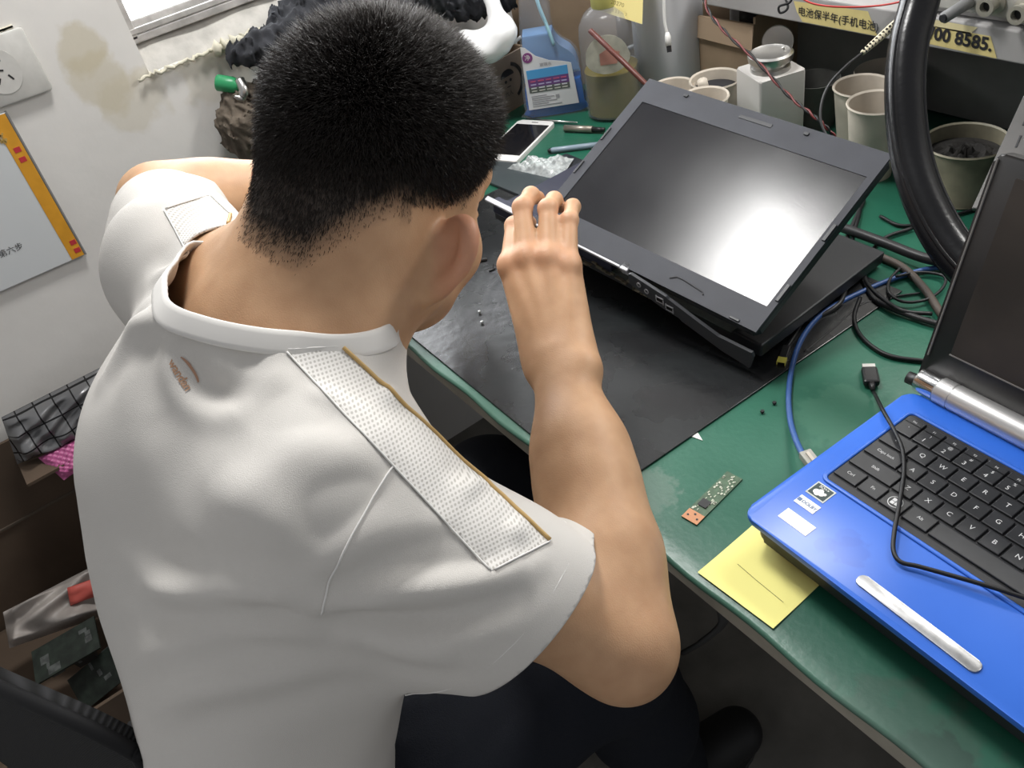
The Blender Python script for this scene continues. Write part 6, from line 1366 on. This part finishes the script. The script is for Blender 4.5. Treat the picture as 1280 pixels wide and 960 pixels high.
# antistatic bag with grid, pink bubble wrap
def quilt(name, pts, m, label, cat, amp, fu, fv, th, nu=40, nv=30):
    c = [Vector(p) for p in pts]; nrm = (c[1] - c[0]).cross(c[3] - c[0]).normalized()
    if nrm.dot(Vector(CAM_C) - c[0]) < 0: nrm = -nrm
    b = MB()
    def fn(u, v):
        e = min(1, min(u, 1 - u) * 8) * min(1, min(v, 1 - v) * 8)
        return tuple((c[0] * (1 - u) + c[1] * u) * (1 - v) + (c[3] * (1 - u) + c[2] * u) * v + nrm * (e * (th + amp * math.sin(fu * u + 1.5 * math.sin(5 * v)) * math.sin(fv * v + 1.2 * math.sin(4 * u)))))
    b.grid(fn, nu, nv); b.grid(lambda u, v: tuple((c[0] * (1 - u) + c[1] * u) * (1 - v) + (c[3] * (1 - u) + c[2] * u) * v - nrm * 0.002), 4, 4)
    return tag(b.build(name, m, None, True), label, cat)
m_esd = bpy.data.materials.new('antistatic_film'); m_esd.use_nodes = True
n = m_esd.node_tree; bs = n.nodes['Principled BSDF']; bs.inputs['Roughness'].default_value = 0.25; bs.inputs['Metallic'].default_value = 0.35
uvn = n.nodes.new('ShaderNodeTexCoord'); ck_ = n.nodes.new('ShaderNodeTexBrick'); ck_.offset = 0.0; ck_.inputs['Scale'].default_value = 1.0; ck_.inputs['Brick Width'].default_value = 0.028; ck_.inputs['Row Height'].default_value = 0.028; ck_.inputs['Mortar Size'].default_value = 0.0012
ck_.inputs['Color1'].default_value = (0.15, 0.15, 0.155, 1); ck_.inputs['Color2'].default_value = (0.18, 0.18, 0.185, 1); ck_.inputs['Mortar'].default_value = (0.012, 0.012, 0.013, 1)
mpn = n.nodes.new('ShaderNodeMapping'); mpn.inputs['Rotation'].default_value = (0.0, PI / 2 + 0.25, 0.0); n.links.new(uvn.outputs['Object'], mpn.inputs['Vector']); n.links.new(mpn.outputs['Vector'], ck_.inputs['Vector']); n.links.new(ck_.outputs['Color'], bs.inputs['Base Color'])
quilt('antistatic_bag', [(-0.9600, -0.4955, -0.2157), (-0.9300, -0.3546, -0.2185), (-0.9700, -0.3022, -0.1354), (-0.9700, -0.4743, -0.1348)], m_esd, 'silvery antistatic bag with black grid lines lying atop the parts box', 'bag', 0.009, 17, 13, 0.024)
quilt('pink_bubble_wrap', [(-0.9000, -0.4489, -0.2446), (-0.8900, -0.3688, -0.2247), (-0.9300, -0.3556, -0.2069), (-0.9400, -0.4635, -0.2109)], mat('pink_film', (0.55, 0.13, 0.32), rough=0.35, noise=0.3, nscale=150), 'pink bubble wrap under the silvery grid-lined antistatic bag', 'bubble wrap', 0.003, 60, 30, 0.01)
quilt('white_bag', [(-0.8200, -0.6458, -0.4180), (-0.7900, -0.4855, -0.4446), (-0.8600, -0.4421, -0.3973), (-0.8600, -0.6281, -0.3811)], mat('bag_offwhite', (0.42, 0.38, 0.35), rough=0.4, noise=0.3, nscale=30), 'off-white plastic bag with red print inside the parts box', 'bag', 0.016, 11, 7, 0.04)
o = bpy.data.objects['white_bag']
quilt('red_print', [(-0.8000, -0.5384, -0.3909), (-0.7900, -0.4771, -0.4002), (-0.8000, -0.4621, -0.3755), (-0.8100, -0.5277, -0.3648)], mat('print_salmon', (0.5, 0.09, 0.07), rough=0.5), None, None, 0.003, 6, 5, 0.01, 10, 6).parent = o
for k_ in list(bpy.data.objects['red_print'].keys()): del bpy.data.objects['red_print'][k_]
m_pg = mat('scrap_board_green', (0.022, 0.032, 0.024), rough=0.55, noise=0.6, nscale=70)
for j, (pp4, lb) in enumerate((([(-0.7800, -0.6166, -0.4144), (-0.7600, -0.5146, -0.4007), (-0.7200, -0.5218, -0.4143), (-0.7200, -0.6149, -0.4221)], 'dark green scrap circuit board below off-white bag, upper of two'), ([(-0.7400, -0.5970, -0.4683), (-0.7200, -0.5136, -0.4342), (-0.6900, -0.5278, -0.4855), (-0.6900, -0.5828, -0.4915)], 'dark green scrap circuit board with round fan hole, lower of two'))):
    t = empty('scrap_board', lb, 'circuit board', 'scrap boards in the parts box'); c = [Vector(p) for p in pp4]; Mx = frame_m(c[0], c[1] - c[0], c[3] - c[0]); w = (c[1] - c[0]).length; h = (c[3] - c[0]).length
    MB().box((w / 2, h / 2, 0), (w, h, 0.003), M=Mx).build('board', m_pg, t)
    b = MB(); rr = random.Random(j)
    for i in range(40): b.box((rr.uniform(0.1, 0.9) * w, rr.uniform(0.1, 0.9) * h, 0.004), (rr.uniform(0.004, 0.02), rr.uniform(0.004, 0.016), rr.uniform(0.003, 0.012)), M=Mx)
    b.build('component', mat('component_grey', (0.11, 0.12, 0.115), rough=0.5, noise=0.6, nscale=90), t)
    b = MB(); b.lathe([(0.018, 0.003), (0.022, 0.003), (0.022, 0.014), (0.018, 0.014)], (w * 0.45, h * 0.5, 0), 24, M=Mx) if j else b.box((w * 0.7, h * 0.8, 0.01), (0.03, 0.02, 0.02), M=Mx)
    b.build('fan_ring' if j else 'heat_sink', m_black, t)
# office chair behind the man
ch = empty('office_chair', 'black mesh-backed office chair the man sits on', 'chair')
m_mesh = mat('chair_mesh', (0.014, 0.014, 0.015), rough=0.9); nt = m_mesh.node_tree; bs = nt.nodes['Principled BSDF']
tcx = nt.nodes.new('ShaderNodeTexCoord'); wv = nt.nodes.new('ShaderNodeTexWave'); wv.inputs['Scale'].default_value = 130; wv.bands_direction = 'Z'; nt.links.new(tcx.outputs['Object'], wv.inputs['Vector']); bpn = nt.nodes.new('ShaderNodeBump'); bpn.inputs['Strength'].default_value = 0.9; bpn.inputs['Distance'].default_value = 0.002
nt.links.new(wv.outputs['Fac'], bpn.inputs['Height']); nt.links.new(bpn.outputs['Normal'], bs.inputs['Normal'])
rpx = nt.nodes.new('ShaderNodeValToRGB'); rpx.color_ramp.elements[0].color = (0.006, 0.006, 0.006, 1); rpx.color_ramp.elements[1].color = (0.03, 0.03, 0.032, 1); nt.links.new(wv.outputs['Fac'], rpx.inputs['Fac']); nt.links.new(rpx.outputs['Color'], bs.inputs['Base Color'])
CX, CY = -0.2, -0.37
BA, BB_ = np.array((-0.50, -0.63, 0.07)), np.array((-0.118, -0.435, 0.052)); BN = unit((BB_ - BA)[[1, 0, 2]] * (-1, 1, 0))
def backf(u, v):
    k = abs(u - 0.5) * 2; p = BA * (1 - u) + BB_ * u - BN * (0.012 * (1 - k * k) + 0.02 * (1 - v))
    w = (u - 0.5) * 0.05 * (1 - v)
    return (p[0] - w, p[1] - w * 0.5, p[2] - 0.03 * k ** 6 * v - 0.24 * (1 - v))
b = MB(); b.grid(backf, 30, 16); b.build('backrest', m_mesh, ch, True, thick=0.015)
rim = [backf(0, v) for v in np.linspace(0, 1, 10)] + [backf(u, 1) for u in np.linspace(0, 1, 20)] + [backf(1, v) for v in np.linspace(1, 0, 10)]
MB().tube(spline(rim, 3), 0.0065, 10).build('back_frame', mat('chair_frame', (0.012, 0.012, 0.013), rough=0.7, spec=0.2), ch, True)
MB().prism(rrect(CX - 0.23, CX + 0.23, CY - 0.2, CY + 0.25, 0.07), -0.335, -0.285, None, 0.015).build('seat', m_mesh, ch, 'auto')
MB().tube(spline([(CX, CY - 0.1, -0.345), (CX, CY - 0.2, -0.34), (-0.29, -0.56, -0.29), (-0.315, -0.575, -0.17)], 6), 0.016, 8, flat=1).build('back_post', m_black, ch, True)
MB().tube([(CX, CY, -0.335), (CX, CY, -0.66)], 0.025, 14).build('gas_column', m_black, ch, True)
for i in range(5):
    a = 2 * PI * i / 5 + 0.3; e = Vector((CX + 0.27 * math.cos(a), CY + 0.27 * math.sin(a), -0.695))
    lg = MB().tube([(CX, CY, -0.65), tuple(e)], [0.024, 0.014], 8).build('leg', m_black, ch, True)
    MB().tube([e + Vector((-0.012 * math.sin(a), 0.012 * math.cos(a), -0.03)), e + Vector((0.012 * math.sin(a), -0.012 * math.cos(a), -0.03))], 0.025, 16).build('caster', m_black, lg, True)
# under the bench
tag(MB().tube(spline([(-0.0871, 0.1654, -0.3202), (-0.0845, 0.1677, -0.3811), (-0.0957, 0.1410, -0.4117), (-0.1125, 0.1192, -0.4365)], 6), 0.012, 8, flat=0.3).build('hanging_strap', mat('strap_grey', (0.05, 0.05, 0.05), rough=0.7), None, True), 'dark strap hanging in the shadow under the bench edge', 'strap')


# ------------------------------------------------------------------ lights, camera, finish
w_ = bpy.data.worlds.new('World'); scene.world = w_; w_.use_nodes = True
w_.node_tree.nodes['Background'].inputs['Color'].default_value = (0.97, 0.98, 1.0, 1); w_.node_tree.nodes['Background'].inputs['Strength'].default_value = WORLD if 'WORLD' in globals() else 0.38
# overcast daylight, bright on the window side
wn = w_.node_tree; tcw = wn.nodes.new('ShaderNodeTexCoord'); spw = wn.nodes.new('ShaderNodeSeparateXYZ'); mrw = wn.nodes.new('ShaderNodeMapRange')
mrw.inputs['From Min'].default_value = -0.45; mrw.inputs['From Max'].default_value = -0.8; mrw.inputs['To Min'].default_value = 0.38; mrw.inputs['To Max'].default_value = 7.0
wn.links.new(tcw.outputs['Generated'], spw.inputs[0]); wn.links.new(spw.outputs['X'], mrw.inputs['Value']); wn.links.new(mrw.outputs['Result'], wn.nodes['Background'].inputs['Strength'])
def area(name, loc, target, sx, sy, power, col=(1, 1, 1)):
    l = bpy.data.lights.new(name, 'AREA'); l.shape = 'RECTANGLE'; l.size = sx; l.size_y = sy; l.energy = power; l.color = col
    o = bpy.data.objects.new(name, l); COL.objects.link(o); o.location = loc
    o.rotation_euler = (Vector(target) - Vector(loc)).to_track_quat('-Z', 'Y').to_euler(); return o
area('window_daylight', (-1.24, 0.38, 0.95), (0.0, 0.38, 0.85), 1.1, 1.7, 34, (0.93, 0.97, 1.0))
area('ceiling_lamp_light', (-0.645, 0.215, 1.32), (-0.3, 0.2, 0), 0.34, 0.22, 17, (1.0, 0.99, 0.97))
area('bench_lamp_light', (-0.05, 0.98, 0.86), (0.0, 0.1, 0), 0.5, 0.16, 8, (1.0, 0.98, 0.94))
cam = bpy.data.cameras.new('camera'); co = bpy.data.objects.new('camera', cam); COL.objects.link(co)
cam.sensor_fit = 'HORIZONTAL'; cam.sensor_width = 36; cam.lens = FPX / 1280 * 36; cam.clip_start = 0.02; cam.clip_end = 50
mw = Matrix(CAM_R.tolist()).to_4x4(); mw.translation = Vector(CAM_C); co.matrix_world = mw
scene.camera = co
scene.view_settings.view_transform = 'Standard'; scene.view_settings.look = 'None'; scene.view_settings.exposure = 0.0
# put every thing's origin at its base, then lift the table top from z = 0 to its height
bpy.context.view_layer.update()
def all_children(o):
    for c in o.children:
        yield c; yield from all_children(c)
done = set()
for o in list(scene.objects):
    if o.parent is not None or o.type not in ('MESH', 'EMPTY'): continue
    objs = [x for x in [o] + list(all_children(o)) if x.type == 'MESH']
    if o.location.length == 0 and o.rotation_euler.to_matrix() == Matrix.Identity(3) and objs:
        pts = [Vector(b) for x in objs for b in x.bound_box]
        lo = Vector([min(p[i] for p in pts) for i in range(3)]); hi = Vector([max(p[i] for p in pts) for i in range(3)])
        base = Vector(((lo.x + hi.x) / 2, (lo.y + hi.y) / 2, lo.z))
        if not any(x.data.name in done for x in objs):
            for x in objs: x.data.transform(Matrix.Translation(-base)); done.add(x.data.name)
            o.location = base
for o in scene.objects:
    if o.parent is None: o.location.z += TABLE_H
bpy.context.view_layer.update()
